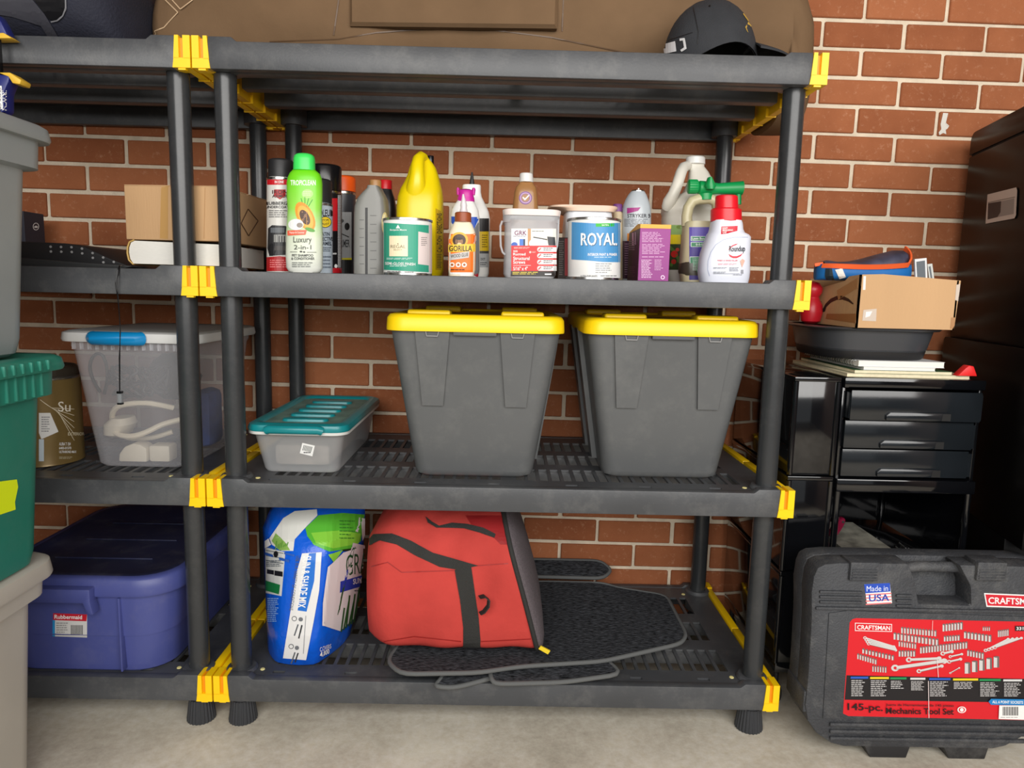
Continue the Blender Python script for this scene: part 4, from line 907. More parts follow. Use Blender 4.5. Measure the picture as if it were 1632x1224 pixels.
# ================================================================ top tier: canvas duffel, navy bag, cap, clamp
z4 = TIER[3] + .0048
t = thing('duffel_bag', 'long brown canvas duffel bag lying across the top tier', 'bag', (.58, .3, z4), 'duffel bags')
TAN = mat('brown_canvas', rgb(116, 92, 68), .85, var=.12, vscale=7, bump=.8, bscale=13, spec=.15)
def bagloft(secs, m, nang=44):
    """secs: x, y centre, base z, half depth, height"""
    rr = []
    for x, yc, zb, hy, h in secs:
        ring = []
        for j in range(nang):
            a = 2 * math.pi * j / nang; c, s = math.cos(a), math.sin(a)
            ey = math.copysign(abs(c) ** .72, c) * hy; ez = (math.copysign(abs(s) ** .72, s) + 1) / 2 * h
            w = .004 * math.sin(17 * x + 5 * ez / .1 + 3 * c) + .003 * math.sin(41 * x - 21 * ez)
            ring.append(Vector((x, yc + ey + (w if c < 0 else 0), zb + max(0, ez + (w * .6 if s > -.3 else 0)))))
        rr.append(ring[::-1] if False else ring)
    b = MB(); b.loft(rr, m); return b
xs_ = [-.19, -.17, -.13, -.08, -.02, .06, .14, .22, .30, .38, .46, .54, .62, .70, .78, .86, .94, 1.02, 1.10, 1.16, 1.21, 1.226, 1.229, 1.25, 1.27, 1.285, 1.295]
sec = []
for x in xs_:
    e = min(1, (x + .21) / .18); r = min(1, max(.0, (1.300 - x)) / .10); k = math.sqrt(max(.05, 1 - (1 - e) ** 2)) * math.sqrt(max(.03, 1 - (1 - r) ** 2))
    dr_ = .075 if x > 1.228 else 0
    sec.append((x, .365, z4 - dr_, (.165 + .010 * math.sin(x * 9)) * (.55 + .45 * k), .30 * (.35 + .65 * k) + .008 * math.sin(x * 13) + dr_))
mb = bagloft(sec, TAN); bb = mb; mb.build('bag_body', t, 60)
pk = MB(); a, b = atY(557, 40, .185), atY(888, 44, .185)
rr = []
for g, dy in ((0, .012), (0, -.004), (-.006, -.012), (-.016, -.014)):
    rr.append([Vector((x, .195 + dy, z)) for x, z in ((a.x - g, a.z - g), (b.x + g, b.z - g), (b.x + g, b.z + .14 + g), (a.x - g, a.z + .14 + g))])
pk.loft(rr, TAN); pk.build('pocket', t, 30)
DT = (96, 72, 50)
decal('seam', mb, [LN(430, 66, 540, 62, 1.8, DT), LN(540, 62, 600, 52, 1.8, DT), LN(600, 52, 740, 42, 2, DT), LN(740, 42, 880, 60, 2, DT), LN(880, 60, 1000, 84, 1.8, DT), LN(540, 0, 532, 56, 2.2, DT), LN(898, 0, 896, 50, 1.8, DT)], t, strip=8, eps=.0015)
decal('piping', mb, [LN(264, 0, 284, 20, 1.6, (206, 176, 140)), LN(284, 20, 262, 44, 1.6, (206, 176, 140)), LN(262, 44, 232, 56, 1.6, (206, 176, 140)), LN(275, 0, 288, 15, 1.6, (206, 176, 140)), LN(288, 15, 308, 0, 1.6, (206, 176, 140))], t, strip=8, eps=.0015)
t = thing('navy_bag', 'dark navy fabric bag at the top left corner', 'bag', (-.36, .26, z4))
NV = mat('navy_fabric', rgb(34, 36, 50), .8, var=.15, vscale=9, bump=.4, bscale=200); NV2 = mat('dark_grey_strap', rgb(58, 58, 66), .7)
mb = bagloft([(-.62, .24, z4, .10, .16), (-.58, .24, z4, .16, .24), (-.48, .235, z4, .18, .28), (-.36, .23, z4, .185, .28), (-.27, .225, z4, .18, .25), (-.225, .22, z4, .16, .2), (-.195, .22, z4, .10, .13)], NV); mb.build('bag_body', t, 60)
decal('strap', mb, [P([(-4, -4), (50, -4), (72, 22), (86, 45), (98, 66), (82, 66), (66, 40), (20, 26), (-4, 22)], NV2)], t, strip=8, eps=.003)
decal('mesh_pocket', mb, [P([(52, -4), (104, -4), (105, 14), (100, 26), (90, 33), (78, 30), (64, 12)], (14, 14, 18))], t, strip=8, eps=.002)
decal('piping', mb, [LN(105, -4, 105.5, 14, 2.2, (128, 128, 132)), LN(105.5, 14, 101, 25, 2.2, (128, 128, 132)), LN(101, 25, 92, 32, 2.2, (128, 128, 132)), LN(92, 32, 82, 34, 2.2, (128, 128, 132))], t, strip=8, eps=.003)
# baseball cap
CAPM = mat('black_cotton', rgb(44, 46, 50), .85, var=.12, vscale=30, bump=.3, bscale=500)
cy = .105; a = atY(1059, 86, cy); b = atY(1206, 86, cy); cx, hx = (a.x + b.x) / 2, (b.x - a.x) / 2; zt_ = atY(1142, 1, cy).z
zl = TIER[3] - .0065
t = thing('baseball_cap', 'black baseball cap with a pale strap buckle on the top tier', 'cap', (cx, cy, zl))
rr = []; H = zt_ - zl
for k in range(13):
    f = k / 12; ring = []
    for j in range(48):
        a_ = 2 * math.pi * j / 48; c, s = math.cos(a_), math.sin(a_)
        rad = math.sqrt(max(0.0004, 1 - f ** 2.3)); lift = (.030 * max(0, math.cos((a_ - math.radians(292)) * 1.6)) ** 1.2 if abs(a_ - math.radians(292)) < 1.0 else 0) * (1 - f) ** 3
        ring.append(Vector((cx + hx * rad * c - .012 * f + .01 * f * f, cy + .088 * rad * s, zl + H * f + lift)))
    rr.append(ring)
mb = MB(); mb.loft(rr, CAPM, cap0=False); capmesh = mb; mb.build('crown', t, 60)
ins = MB(); ins.loft([[cx_ for cx_ in [Vector((cx + (p.x - cx) * .965, cy + (p.y - cy) * .965, p.z)) for p in r_]] for r_ in rr[:11]], mat('cap_lining', rgb(12, 12, 13), .9), cap0=False); ins.build('lining', t, 60)
br = MB(); rr2 = []
for k in range(9):
    f = k / 8; w = .080 * math.sqrt(1 - (f * .93) ** 2.4); x = cx + hx * .80 + f * .083; ring = []
    for j in range(13):
        u = -1 + j / 6; ring.append(Vector((x, cy + u * w, zl + .051 - .022 * f - .026 * u * u * (1 - .45 * f))))
    rr2.append(ring)
top = [p for r_ in rr2 for p in r_]; n = 13
vs = top + [p - Vector((0, 0, .004)) for p in top]; o = len(top); fs = []
for i in range(8):
    for j in range(12):
        q = [i * n + j, i * n + j + 1, (i + 1) * n + j + 1, (i + 1) * n + j]; fs.append(q[::-1]); fs.append([x_ + o for x_ in q])
edge = [j for j in range(n)] + [i * n + 12 for i in range(1, 9)] + [8 * n + j for j in range(11, -1, -1)] + [i * n for i in range(7, 0, -1)]
for i in range(len(edge)): e0, e1 = edge[i], edge[(i + 1) % len(edge)]; fs.append([e0, e1, e1 + o, e0 + o])
br.add(vs, fs, CAPM); br.build('brim', t, 60)
decal('strap_buckle', mb, [P([(1058, 71), (1077, 66), (1079, 82), (1060, 86)], (222, 222, 224)), P([(1084, 62), (1092, 61), (1095, 78), (1087, 83), (1085, 80), (1091, 76), (1089, 65), (1084, 66)], (206, 206, 206))], t, strip=5, eps=.002)
decal('crown_seam', mb, [LN(1105, 12, 1113, 50, 1.4, (30, 30, 32)), LN(1113, 50, 1112, 70, 1.4, (30, 30, 32))], t, strip=5, eps=.001)
decal('strap_seam', mb, [LN(1060, 66, 1104, 52, 1, (28, 28, 30))], t, strip=5, eps=.001)
decal('emblem', mb, [LN(1184, 22, 1201, 46, 1.6, (196, 160, 70))], t, strip=5, eps=.001)
decal('eyelet', mb, [E(1131, 10, 1.6, 1.6, (20, 20, 20), 8)], t, strip=5, eps=.001)
bt = MB(); bt.lathe((cx - .012, cy, zl + H - .002), [(.007, 0), (.006, .003), (.001, .004)], CAPM, 16); bt.build('top_button', t, 50)
# bar clamp
t = thing('bar_clamp', 'blue and yellow bar clamp gripping the upper left shelf edge', 'clamp', (-.42, -.02, 1.30))
CB = mat('clamp_blue', rgb(30, 40, 112), .4); CY = mat('clamp_yellow', rgb(230, 186, 60), .5)
yc = -.02
bar = MB(); a = atY(-2, 20, yc); b = atY(3, 190, yc); bar.box(a.x - .004, a.x + .004, yc - .012, yc - .004, b.z, a.z + .05, BLACKP); bar.build('bar', t, 0)
def poly_at(pts, yc, th, m, bev=.003):
    q = MB(); pp = [atY(x, y, yc) for x, y in pts]; q.prism([(p.x, p.z) for p in pp], m, yc - th / 2, yc + th / 2, 'XZ', bev); return q
jw = poly_at([(-30, 120), (8, 122), (24, 124), (22, 134), (15, 150), (15, 178), (6, 188), (-30, 190)], yc, .03, CB); jo = jw.build('lower_jaw', t, 30)
poly_at([(5, 119), (24, 119), (42, 131), (40, 138), (28, 136), (22, 126)], yc, .03, CY, .002).build('lower_pad', t, 30)
poly_at([(-30, 22), (2, 26), (10, 40), (19, 59), (-30, 60)], yc, .026, CB).build('upper_jaw', t, 30)
poly_at([(-12, 60), (12, 55), (26, 64.5), (-12, 65)], yc, .026, CY, .001).build('upper_pad', t, 30)
decal('label', jw, [P([(-6, 136), (3, 137), (5, 181), (-6, 181)], W0), T('IRWIN', 4, 144, 10, 176, W0, .0, True, 90), T('QUICK-GRIP', -2, 140, 2, 180, K0, 0, True, 90)], t, strip=8)
# ================================================================ right of the shelves: tower, drawer cart and what they carry
GLB = mat('glossy_black', rgb(13, 14, 17), .09, spec=.6, var=.1, vscale=3, coat=.3); GLB2 = mat('smoked_drawer', rgb(26, 30, 34), .14, spec=.6, var=.25, vscale=6, bump=.05, bscale=14)
t = thing('stacking_tower', 'narrow glossy black stacking tower beside the right shelf post', 'storage tower', (1.307, .32, 0))
for i in range(3):
    za = .109 + i * .226
    s_ = MB(); s_.box(1.2565, 1.3555, .126, .526, za, za + .2235, GLB, .006); so = s_.build('section', t, 40)
    lp = MB(); lp.box(1.254, 1.358, .1235, .5285, za + .214, za + .2245, GLB, .002); lp.build('section_rim', so, 40)
    for cx in (1.2585, 1.3535):
        cp = MB(); cp.lathe((cx, .1275, 0), [(.0062, za + .002), (.0062, za + .214)], GLB, 16); cp.build('corner_column', so, 50)
bs = MB(); bs.box(1.26, 1.352, .13, .52, .082, .1092, GLB, .004); bs.build('base', t, 40)
for cx in (1.275, 1.337):
    for cy in (.155, .49):
        w = MB(); w.lathe((cx - .009, cy, .024), [(.019, 0), (.0235, .003), (.0235, .015), (.019, .018)], MATTEB, 24, axis='X'); w.tube([(cx, cy, .024), (cx, cy, .084)], .006, MATTEB, 10); w.build('caster', t, 40)
# drawer cart
t = thing('drawer_cart', 'glossy black three-drawer cart with an open shelf below', 'drawer cart', (1.52, .31, 0))
tp = MB(); tp.box(1.363, 1.678, .118, .50, .764, .787, GLB, .003); tp.build('top', t, 40)
for x0_ in (1.3635, 1.6695):
    sd = MB(); sd.box(x0_, x0_ + .0075, .128, .498, .527, .764, GLB, .001); sd.build('side_panel', t, 40)
bk = MB(); bk.box(1.371, 1.669, .490, .497, .527, .764, GLB); bk.build('back_panel', t, 0)
bk = MB(); bk.box(1.375, 1.665, .484, .489, .3455, .5265, GLB); bk.build('back_panel', t, 0)
bk = MB(); bk.box(1.6705, 1.6765, .135, .483, .3455, .5265, GLB); bk.build('side_panel', t, 0)
dr = [(.694, .7605, .106, .0), (.628, .691, .120, 0), (.5625, .625, .122, 0)]
for k, (za, zb, yf, _) in enumerate(dr):
    xl, xr = (1.374 - .004 * k, 1.664 - .003 * k)
    d = MB(); d.box(max(xl, 1.3718), min(xr, 1.6685), yf, yf + .004, za, zb, GLB2, .0015)
    d.box(1.3725, 1.6680, yf + .004, .47, za + .003, zb - .006, GLB2); do = d.build('drawer', t, 30)
    h = MB(); h.prism([(1.452, za + .002), (1.594, za + .002), (1.594, za + .016), (1.588, za + .020), (1.460, za + .020), (1.452, za + .012)], GLB2, yf - .006, yf + .001, 'XZ', .0015); h.build('pull', do, 30)
    n_ = MB(); n_.prism([(1.574, za + .003), (1.594, za + .003), (1.594, za + .019), (1.576, za + .018)], mat('pull_shade_black', rgb(2, 2, 3), .6), yf - .0065, yf - .004, 'XZ'); n_.build('pull_shade', do, 30)  # raised black plate, its colour stands in for the shade inside the pull
br = MB(); br.box(1.363, 1.678, .116, .50, .527, .5575, GLB, .003); br.build('base_rail', t, 40)
ls = MB(); ls.box(1.363, 1.678, .118, .50, .325, .345, GLB, .003); ls.build('lower_shelf', t, 40)
for cx in (1.3712, 1.6695):
    for cy in (.1275, .48):
        p_ = MB(); p_.lathe((cx, cy, 0), [(.0075, .0), (.0075, .327)], GLB, 16); p_.build('leg', t, 50)
        p_ = MB(); p_.lathe((cx, cy, 0), [(.0072, .344), (.0072, .529)], GLB, 16); p_.build('upright', t, 50)
# paper goods on the cart
def pad(label, x0, x1, y0, y1, z0, z1, cov, page, name='notepad', cat='notepad', grp='paper pads stacked on the drawer cart'):
    t = thing(name, label, cat, ((x0 + x1) / 2, (y0 + y1) / 2, z0), grp)
    m_ = MB(); m_.box(x0, x1, y0, y1, z0 + .0006, z1 - .0006, page); m_.build('pages', t, 0)
    m_ = MB(); m_.box(x0 - .001, x1 + .001, y0 - .001, y1 + .001, z1 - .0006, z1, cov); m_.build('cover', t, 0)
    m_ = MB(); m_.box(x0 - .001, x1 + .001, y0 - .001, y1 + .001, z0, z0 + .0006, cov); m_.build('back_cover', t, 0)
    return t
CREAM = mat('cream_paper', rgb(226, 216, 184), .8, var=.08, vscale=90); PAPER = mat('white_paper', rgb(232, 230, 222), .8, var=.06, vscale=120, stretch=(1, 1, 40)); GCOV = mat('green_cover', rgb(52, 92, 56), .6)
pad('cream legal pad at the bottom of the stack on the drawer cart', 1.375, 1.650, .137, .44, .7873, .7945, CREAM, CREAM)
pad('yellowed notepad with a green cover, second from the bottom of the stack', 1.392, 1.610, .138, .43, .7948, .8025, GCOV, CREAM)
pad('plain white notepad directly under the spiral notebook', 1.412, 1.572, .139, .42, .8028, .8100, mat('white_cover', rgb(228, 230, 230), .5), PAPER)
t = pad('thick white spiral notebook on top of the paper stack, under the basin', 1.400, 1.592, .140, .43, .8103, .8235, mat('white_cover', rgb(228, 230, 230), .5), PAPER, 'spiral_notebook', 'notebook', None)
sp = MB(); pts = []
for i in range(22 * 10):
    a = 2 * math.pi * i / 10; pts.append((1.399 + .0058 * math.cos(a), .15 + .27 * i / 220, .8166 + .0058 * math.sin(a)))
sp.tube(pts, .0010, TIN, 6); sp.build('spiral_binding', t, 60)
t = MB(); t.prism([(1.618, .7948), (1.662, .7948), (1.652, .817), (1.641, .819), (1.634, .812)], mat('red_plastic', rgb(230, 36, 36), .45), .128, .15, 'XZ', .002); single(t, 'door_wedge', 'small red plastic wedge at the right end of the paper stack', 'wedge', (1.64, .14, .7948))
# basin
t = thing('wash_basin', 'dark grey plastic wash basin stacked under the cardboard box', 'basin', (1.465, .28, .8238))
BAS = mat('dark_grey_basin', rgb(62, 64, 68), .3, var=.06); BASB = mat('basin_foot', rgb(30, 30, 32), .5)
def ell(hx, hy, z, e=3.0): return sring(1.466, .285, z, hx, hy, e, 48)
m_ = MB(); m_.loft([ell(.118, .13, .8238), ell(.122, .134, .828), ell(.126, .139, .845), ell(.128, .141, .846), ell(.138, .153, .893), ell(.135, .150, .893), ell(.122, .136, .845), ell(.116, .128, .830)], BAS, cap0=True, cap1=True); m_.build('bowl', t, 40)
m_ = MB(); m_.loft([ell(.136, .151, .889), ell(.148, .163, .890), ell(.151, .166, .8935), ell(.147, .162, .8965), ell(.137, .152, .8965)], BAS, cap0=False, cap1=False); m_.build('rim', t, 50)
m_ = MB(); m_.loft([ell(.1185, .1305, .8240), ell(.1235, .1355, .828), ell(.1268, .1398, .843)], BASB, cap0=False, cap1=False); m_.build('foot_band', t, 50)
# cardboard box with arrow mark
zb = .897
t = thing('cardboard_box', 'open cardboard box with black curved arrow mark on top of the basin', 'box', (1.485, .25, zb), 'cardboard boxes')
CARD = mat('corrugated_card', rgb(194, 156, 114), .8, var=.07, vscale=5, bump=.15, bscale=260, stretch=(1, 1, .1)); CARDD = mat('card_edge', rgb(150, 112, 74), .9, var=.2, vscale=120)
x0_, x1_, y0_, y1_, zt_ = 1.376, 1.592, .118, .385, 1.012
fr = MB(); fr.prism([(x0_, zb), (x1_, zb), (x1_ + .004, zt_ - .008), (x0_ + .05, zt_ + .002), (x0_, zt_)], CARD, y0_, y0_ + .004, 'XZ'); fr.build('front_panel', t, 0)
lf = MB(); lf.prism([(y0_, zb), (y1_, zb), (y1_, zt_ - .04), (y0_ + .16, zt_ - .024), (y0_ + .07, zt_ - .013), (y0_ + .05, zt_ - .003), (y0_, zt_)], CARD, x0_, x0_ + .004, 'YZ'); lf.build('side_panel', t, 0)
rt = MB(); rt.prism([(y0_, zb), (y1_, zb), (y1_, zt_), (y0_, zt_ - .008)], CARD, x1_ - .004, x1_, 'YZ'); rt.build('side_panel', t, 0)
bk = MB(); bk.box(x0_ + .004, x1_ - .004, y1_ - .004, y1_, zb, zt_ - .005, CARD); bk.build('back_panel', t, 0)
bo = MB(); bo.box(x0_ + .004, x1_ - .004, y0_ + .004, y1_ - .004, zb, zb + .004, CARD); bo.build('bottom', t, 0)
arcp = [(1311, 494), (1316, 484), (1324, 476), (1334, 471.5), (1344, 471.5), (1353, 476), (1361, 484), (1359, 485), (1352, 480.5), (1343, 477.5), (1334, 478), (1325, 482), (1318, 488.5), (1314, 495)]
decal('printed_mark', lf, [P(arcp, (44, 36, 32)), P([(1307, 480), (1309.5, 480), (1310, 493), (1317, 491), (1315, 496.5), (1308.5, 498.5), (1307, 492)], (44, 36, 32))], t, strip=5)
TAPE = mat('clear_tape', rgb(204, 190, 176), .12)
for pl_, cl_ in (([(1376, 440), (1380, 440), (1379, 462), (1375, 462)], (236, 226, 218)), ([(1376, 494), (1397, 492), (1396, 512), (1374, 511)], TAPE), ([(1524, 454), (1533, 452), (1531, 480), (1522, 478)], TAPE), ([(1516, 506), (1522, 506), (1521, 524), (1514, 524)], (170, 124, 80))):
    decal('packing_tape', fr, [P(pl_, cl_)] + ([P([(1380, 497), (1390, 496), (1386, 504), (1379, 506)], (236, 228, 224))] if pl_[0][1] == 494 else []), t, strip=6)
for pl_, cl_ in (([(1334, 463), (1372, 440), (1372, 456), (1336, 478)], (176, 132, 88)), ([(1318, 500), (1370, 500), (1369, 516), (1316, 508)], (160, 112, 68))): decal('tape_strip', lf, [P(pl_, cl_)], t, strip=6)
# pencil case in the box
zq = 1.0008; xa_, xb_ = atY(1314, 430, .2).x, atY(1466, 430, .2).x
t = thing('pencil_case', 'blue pencil case with orange zip and dark mesh top in the cardboard box', 'pencil case', ((xa_ + xb_) / 2, .25, zq))
BLC = mat('blue_fabric', rgb(16, 104, 176), .6, var=.1, vscale=20); ORZ = mat('orange_zip', rgb(246, 104, 48), .6); DMESH = mat('dark_net', rgb(66, 66, 84), .5, var=.6, vscale=18)
m_ = MB(); rr = []
zrim = lambda f: 1.040 - .006 * math.sin(math.pi * f) + .004 * f
for f in [0, .03, .08, .16, .3, .45, .6, .75, .88, .95, .985, 1]:
    x = xa_ + f * (xb_ - xa_); k = math.sqrt(max(.05, 1 - abs(2 * f - 1) ** 4)); zh = zrim(f)
    rr.append([Vector((x, .245 + .055 * k * math.copysign(abs(math.cos(2 * math.pi * j / 28)) ** .7, math.cos(2 * math.pi * j / 28)), (zq + zh) / 2 + (zh - zq) / 2 * math.copysign(abs(math.sin(2 * math.pi * j / 28)) ** .6, math.sin(2 * math.pi * j / 28)))) for j in range(28)])
m_.loft(rr, BLC); m_.build('case_body', t, 60)
dm = MB(); rr = []
for f in [.05, .1, .2, .35, .5, .65, .8, .9, .96]:
    x = xa_ + f * (xb_ - xa_); k = math.sqrt(max(.03, 1 - abs(2 * f - 1) ** 3)); h = .006 + .054 * (f ** 1.6) * k + .008 * math.exp(-((f - .12) / .08) ** 2)
    rr.append([Vector((x, .245 + .047 * k * math.cos(math.pi * j / 14), zrim(f) - .006 + h * math.sin(math.pi * j / 14) ** .7)) for j in range(15)])
dm.loft(rr, DMESH, closed=False, cap0=False, cap1=False); dm.build('mesh_top', t, 60)
zo = MB(); pts = []
for i in range(25):
    f = i / 24
    if f < .72: u = .02 + f / .72 * .86; k = math.sqrt(max(.05, 1 - abs(2 * u - 1) ** 4)); pts.append((xa_ + u * (xb_ - xa_), .245 - .0565 * k, zrim(u) - .006 + .004 * u))
    else: g = (f - .72) / .28; pts.append((xa_ + (.88 + .085 * math.sin(g * 1.9)) * (xb_ - xa_), .245 - .05 + .06 * g, zrim(.9) + .002 + .036 * g))
zo.ribbon(pts, Vector((.05, -.45, 1)), .0105, .004, ORZ); zz_ = zo.build('zip', t, 40)
pu = MB(); pu.box(-.016, .004, -.0015, .0015, -.004, .004, ORZ, .0012, Matrix.Translation((xa_ + .006, .232, zrim(0) - .002)) @ Matrix.Rotation(-.2, 4, 'Y')); pu.build('zip_pull', zz_, 40)
decal('fabric_tag', m_, [P([(1331, 430), (1342, 428), (1348, 441), (1338, 444)], (226, 222, 216))], t, strip=4, eps=.0015)
decal('end_trim', m_, [P([(1316, 428), (1326, 428), (1330, 448), (1320, 452), (1315, 440)], (30, 44, 52))], t, strip=4, eps=.0015)
def booklet(label, pa, pb, wid, zlow, cov, grp='booklets in the cardboard box'):
    """thin booklet standing in the box; pa, pb = upper corners in the photograph with distance"""
    a = atY(*pa); b = atY(*pb); t = thing('booklet', label, 'booklet', ((a.x + b.x) / 2, (pa[2] + pb[2]) / 2, zlow), grp)
    m_ = MB(); m_.prism([(a.x, a.z), (b.x, b.z), (b.x + wid, zlow), (a.x + wid, zlow)], cov, pa[2], pa[2] + .006, 'XZ', .0006); m_.build('cover', t, 0)
    q = MB(); q.prism([(a.x + .004, a.z - .006), (b.x - .004, b.z - .006), (b.x + wid - .006, zlow + .01), (a.x + wid + .004, zlow + .01)], mat('booklet_print', rgb(96, 104, 110), .5), pa[2] - .0006, pa[2], 'XZ'); q.build('cover_print', t, 0)
booklet('white-edged booklet with a dark cover beside the pencil case', (1458, 413, .24), (1477, 411, .24), .022, zb + .0045, mat('white_cover', rgb(228, 230, 230), .5))
booklet('pale booklet leaning at the right of the white-edged one', (1478, 421, .262), (1486, 420, .262), .034, zb + .0045, mat('pale_cover', rgb(206, 208, 202), .5))
m_ = MB(); m_.lathe((1.349, .29, .8972), [(.012, 0), (.022, .006), (.026, .026), (.024, .046), (.017, .058), (.015, .064), (.021, .074), (.022, .086), (.014, .098), (.002, .102)], mat('red_vinyl', rgb(190, 24, 40), .35), 28)
single(m_, 'toy_figure', 'red rounded object half hidden behind the right shelf clip', 'toy', (1.349, .29, .8972))
# things on the lower cart shelf
def flatcase(label, x0, x1, y0, y1, z0, z1, m, edge, name, cat, text=None, grp=None):
    t = thing(name, label, cat, ((x0 + x1) / 2, (y0 + y1) / 2, z0), grp); q = MB(); q.box(x0, x1, y0, y1, z0, z1, m, .0008); q.build('case_body', t, 20)
    e = MB(); e.box(x0 - .0006, x1 + .0006, y0 - .0006, y0 + .001, z0 + .0012, z1 - .0012, edge); e.build('spine', t, 0)
    if text: decal('lettering', e, [T(text, *pix((x0 + .02, y0, z1 - .0025)), *pix((x1 - .02, y0, z0 + .0025)), W0)], t, eps=.0006)
    return t
REDS = mat('red_spine', rgb(196, 22, 50), .35); CASEC = mat('case_plastic', rgb(150, 120, 128), .25)
flatcase('lower of two red-spined disc cases on the cart shelf', 1.392, 1.517, .13, .27, .3453, .3553, CASEC, REDS, 'disc_case', 'disc case', 'The Complete Sessions', 'red-spined disc cases')
flatcase('upper of two red-spined disc cases on the cart shelf', 1.400, 1.523, .128, .268, .3556, .3656, CASEC, REDS, 'disc_case', 'disc case', 'The Complete Sessions', 'red-spined disc cases')
flatcase('blue-spined disc case above the red-spined ones', 1.400, 1.518, .131, .27, .3659, .3759, CASEC, mat('blue_spine', rgb(26, 62, 140), .4), 'disc_case', 'disc case')
flatcase('grey marbled book on top of the disc cases', 1.400, 1.516, .130, .33, .3762, .388, mat('marbled_cover', rgb(120, 118, 108), .6, var=.5, vscale=30), mat('pale_edge', rgb(186, 188, 186), .6), 'book', 'book')
t = thing('pocket_knife', 'maroon pocket knife leaning on the marbled book', 'pocket knife', (1.405, .215, .3885))
MR = mat('maroon_scale', rgb(104, 14, 42), .25); kM = Matrix.Translation((1.412, .20, .417)) @ Matrix.Rotation(math.radians(28), 4, 'Y')
k_ = MB(); k_.loft([[kM @ Vector((x_, y_, z_)) for x_, z_ in [(w_ * .010 * math.cos(2 * math.pi * j / 28), .028 * math.copysign(abs(math.sin(2 * math.pi * j / 28)) ** .7, math.sin(2 * math.pi * j / 28)) * (.9 + .1 * w_)) for j in range(28)]] for y_, w_ in ((.007, .85), (.005, 1), (-.005, 1), (-.007, .85))], MR); k_.build('handle_scale', t, 50)
k_ = MB(); k_.box(-.0125, -.009, -.0035, .0035, .004, .024, TIN, .001, kM); k_.build('blade', t, 30)
k_ = MB(); kb = kM @ Vector((.002, -.0072, .019)); k_.lathe(kb, [(.0034, -.001), (.003, .001)], TIN, 16, axis='Y'); k_.build('emblem', t, 40)
t = thing('power_plug', 'black power plug with two chrome prongs on the cart shelf', 'plug', (1.565, .17, .3453))
PB = mat('black_rubber_plug', rgb(26, 26, 28), .35)
q = MB(); pM = Matrix.Translation((1.568, .165, .3675)) @ Matrix.Rotation(math.radians(38), 4, 'Y'); q.box(-.018, .022, -.014, .014, -.0125, .0125, PB, .004, pM); q.build('plug_body', t, 40)
for yy, zz_ in ((-.006, .006), (-.006, -.006)):
    q = MB(); q.tube([pM @ Vector((-.017, yy, zz_)), pM @ Vector((-.041, yy, zz_))], .0028, TIN, 10); q.build('prong', t, 50)
q = MB(); q.box(-.008, .006, -.0148, -.0138, -.009, .010, mat('silver_label', rgb(176, 184, 196), .4), 0, pM); q.build('rating_label', t, 0)
q = MB(); q.tube([pM @ Vector((.02, 0, 0)), (1.60, .17, .352), (1.62, .19, .3485), (1.635, .25, .3485), (1.62, .36, .3485), (1.58, .42, .3485)], .0028, PB, 8); q.build('cable', t, 60)
# ================================================================ tall black cabinet in the corner
ang = math.radians(-12.6); O_ = Vector((1.826, .5, 0))
t = thing('utility_cabinet', 'tall black cabinet with a lid and a silver recessed handle at the right edge', 'cabinet', (2.0, .25, 0))
CABM = Matrix.Translation(O_) @ Matrix.Rotation(ang, 4, 'Z')
CK = mat('satin_black', rgb(12, 11, 11), .3, spec=.15, var=.15, vscale=3)
def ccyl(x0, x1, y0, y1, z0, z1, r, m):
    """block with rounded upper rear edge (profile in y and z)"""
    q = MB(); pr = [(y0, z0), (y1, z0)] + [(y1 - r + r * math.cos(a), z1 - r + r * math.sin(a)) for a in [math.pi / 2 * i / 6 for i in range(7)]] + [(y0, z1)]
    q.prism(pr, m, x0, x1, 'YZ', .0015); return q.xf(CABM)
lo_ = ccyl(-.012, .5, -.455, .012, .0, .445, .001, CK); lo_.build('base_section', t, 30)
lo_ = ccyl(-.012, .5, -.53, .012, .446, .862, .012, CK); lo_.build('lower_body', t, 30)
up = ccyl(0, .5, -.45, 0, .8625, 1.336, .004, CK); up.build('upper_body', t, 30)
ld = ccyl(.0, .502, -.452, .001, 1.342, 1.398, .022, CK); ld.build('lid', t, 30)
gp = MB(); gp.box(.004, .49, -.44, -.006, 1.3355, 1.3425, mat('gap_black', rgb(4, 4, 4), .9), 0, CABM); gp.build('lid_gap_shade', t, 0)  # black filler added for the shade in the open gap below the lid
SIL = mat('brushed_silver', rgb(206, 202, 196), .4)
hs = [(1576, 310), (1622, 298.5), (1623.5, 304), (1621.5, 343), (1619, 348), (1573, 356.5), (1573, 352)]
decal('recessed_handle', up, [P(hs, SIL), P([(1577, 324), (1598, 320.5), (1597, 338), (1592, 346), (1576, 350)], (34, 38, 46)), P([(1598, 320.5), (1619, 316), (1618, 341), (1592, 346), (1597, 338)], (150, 150, 148)), LN(1577, 323, 1620, 314, 1.2, (120, 118, 114))], t, strip=6, eps=.003)  # hollow is drawn flat, its shade put into the dark and grey colours
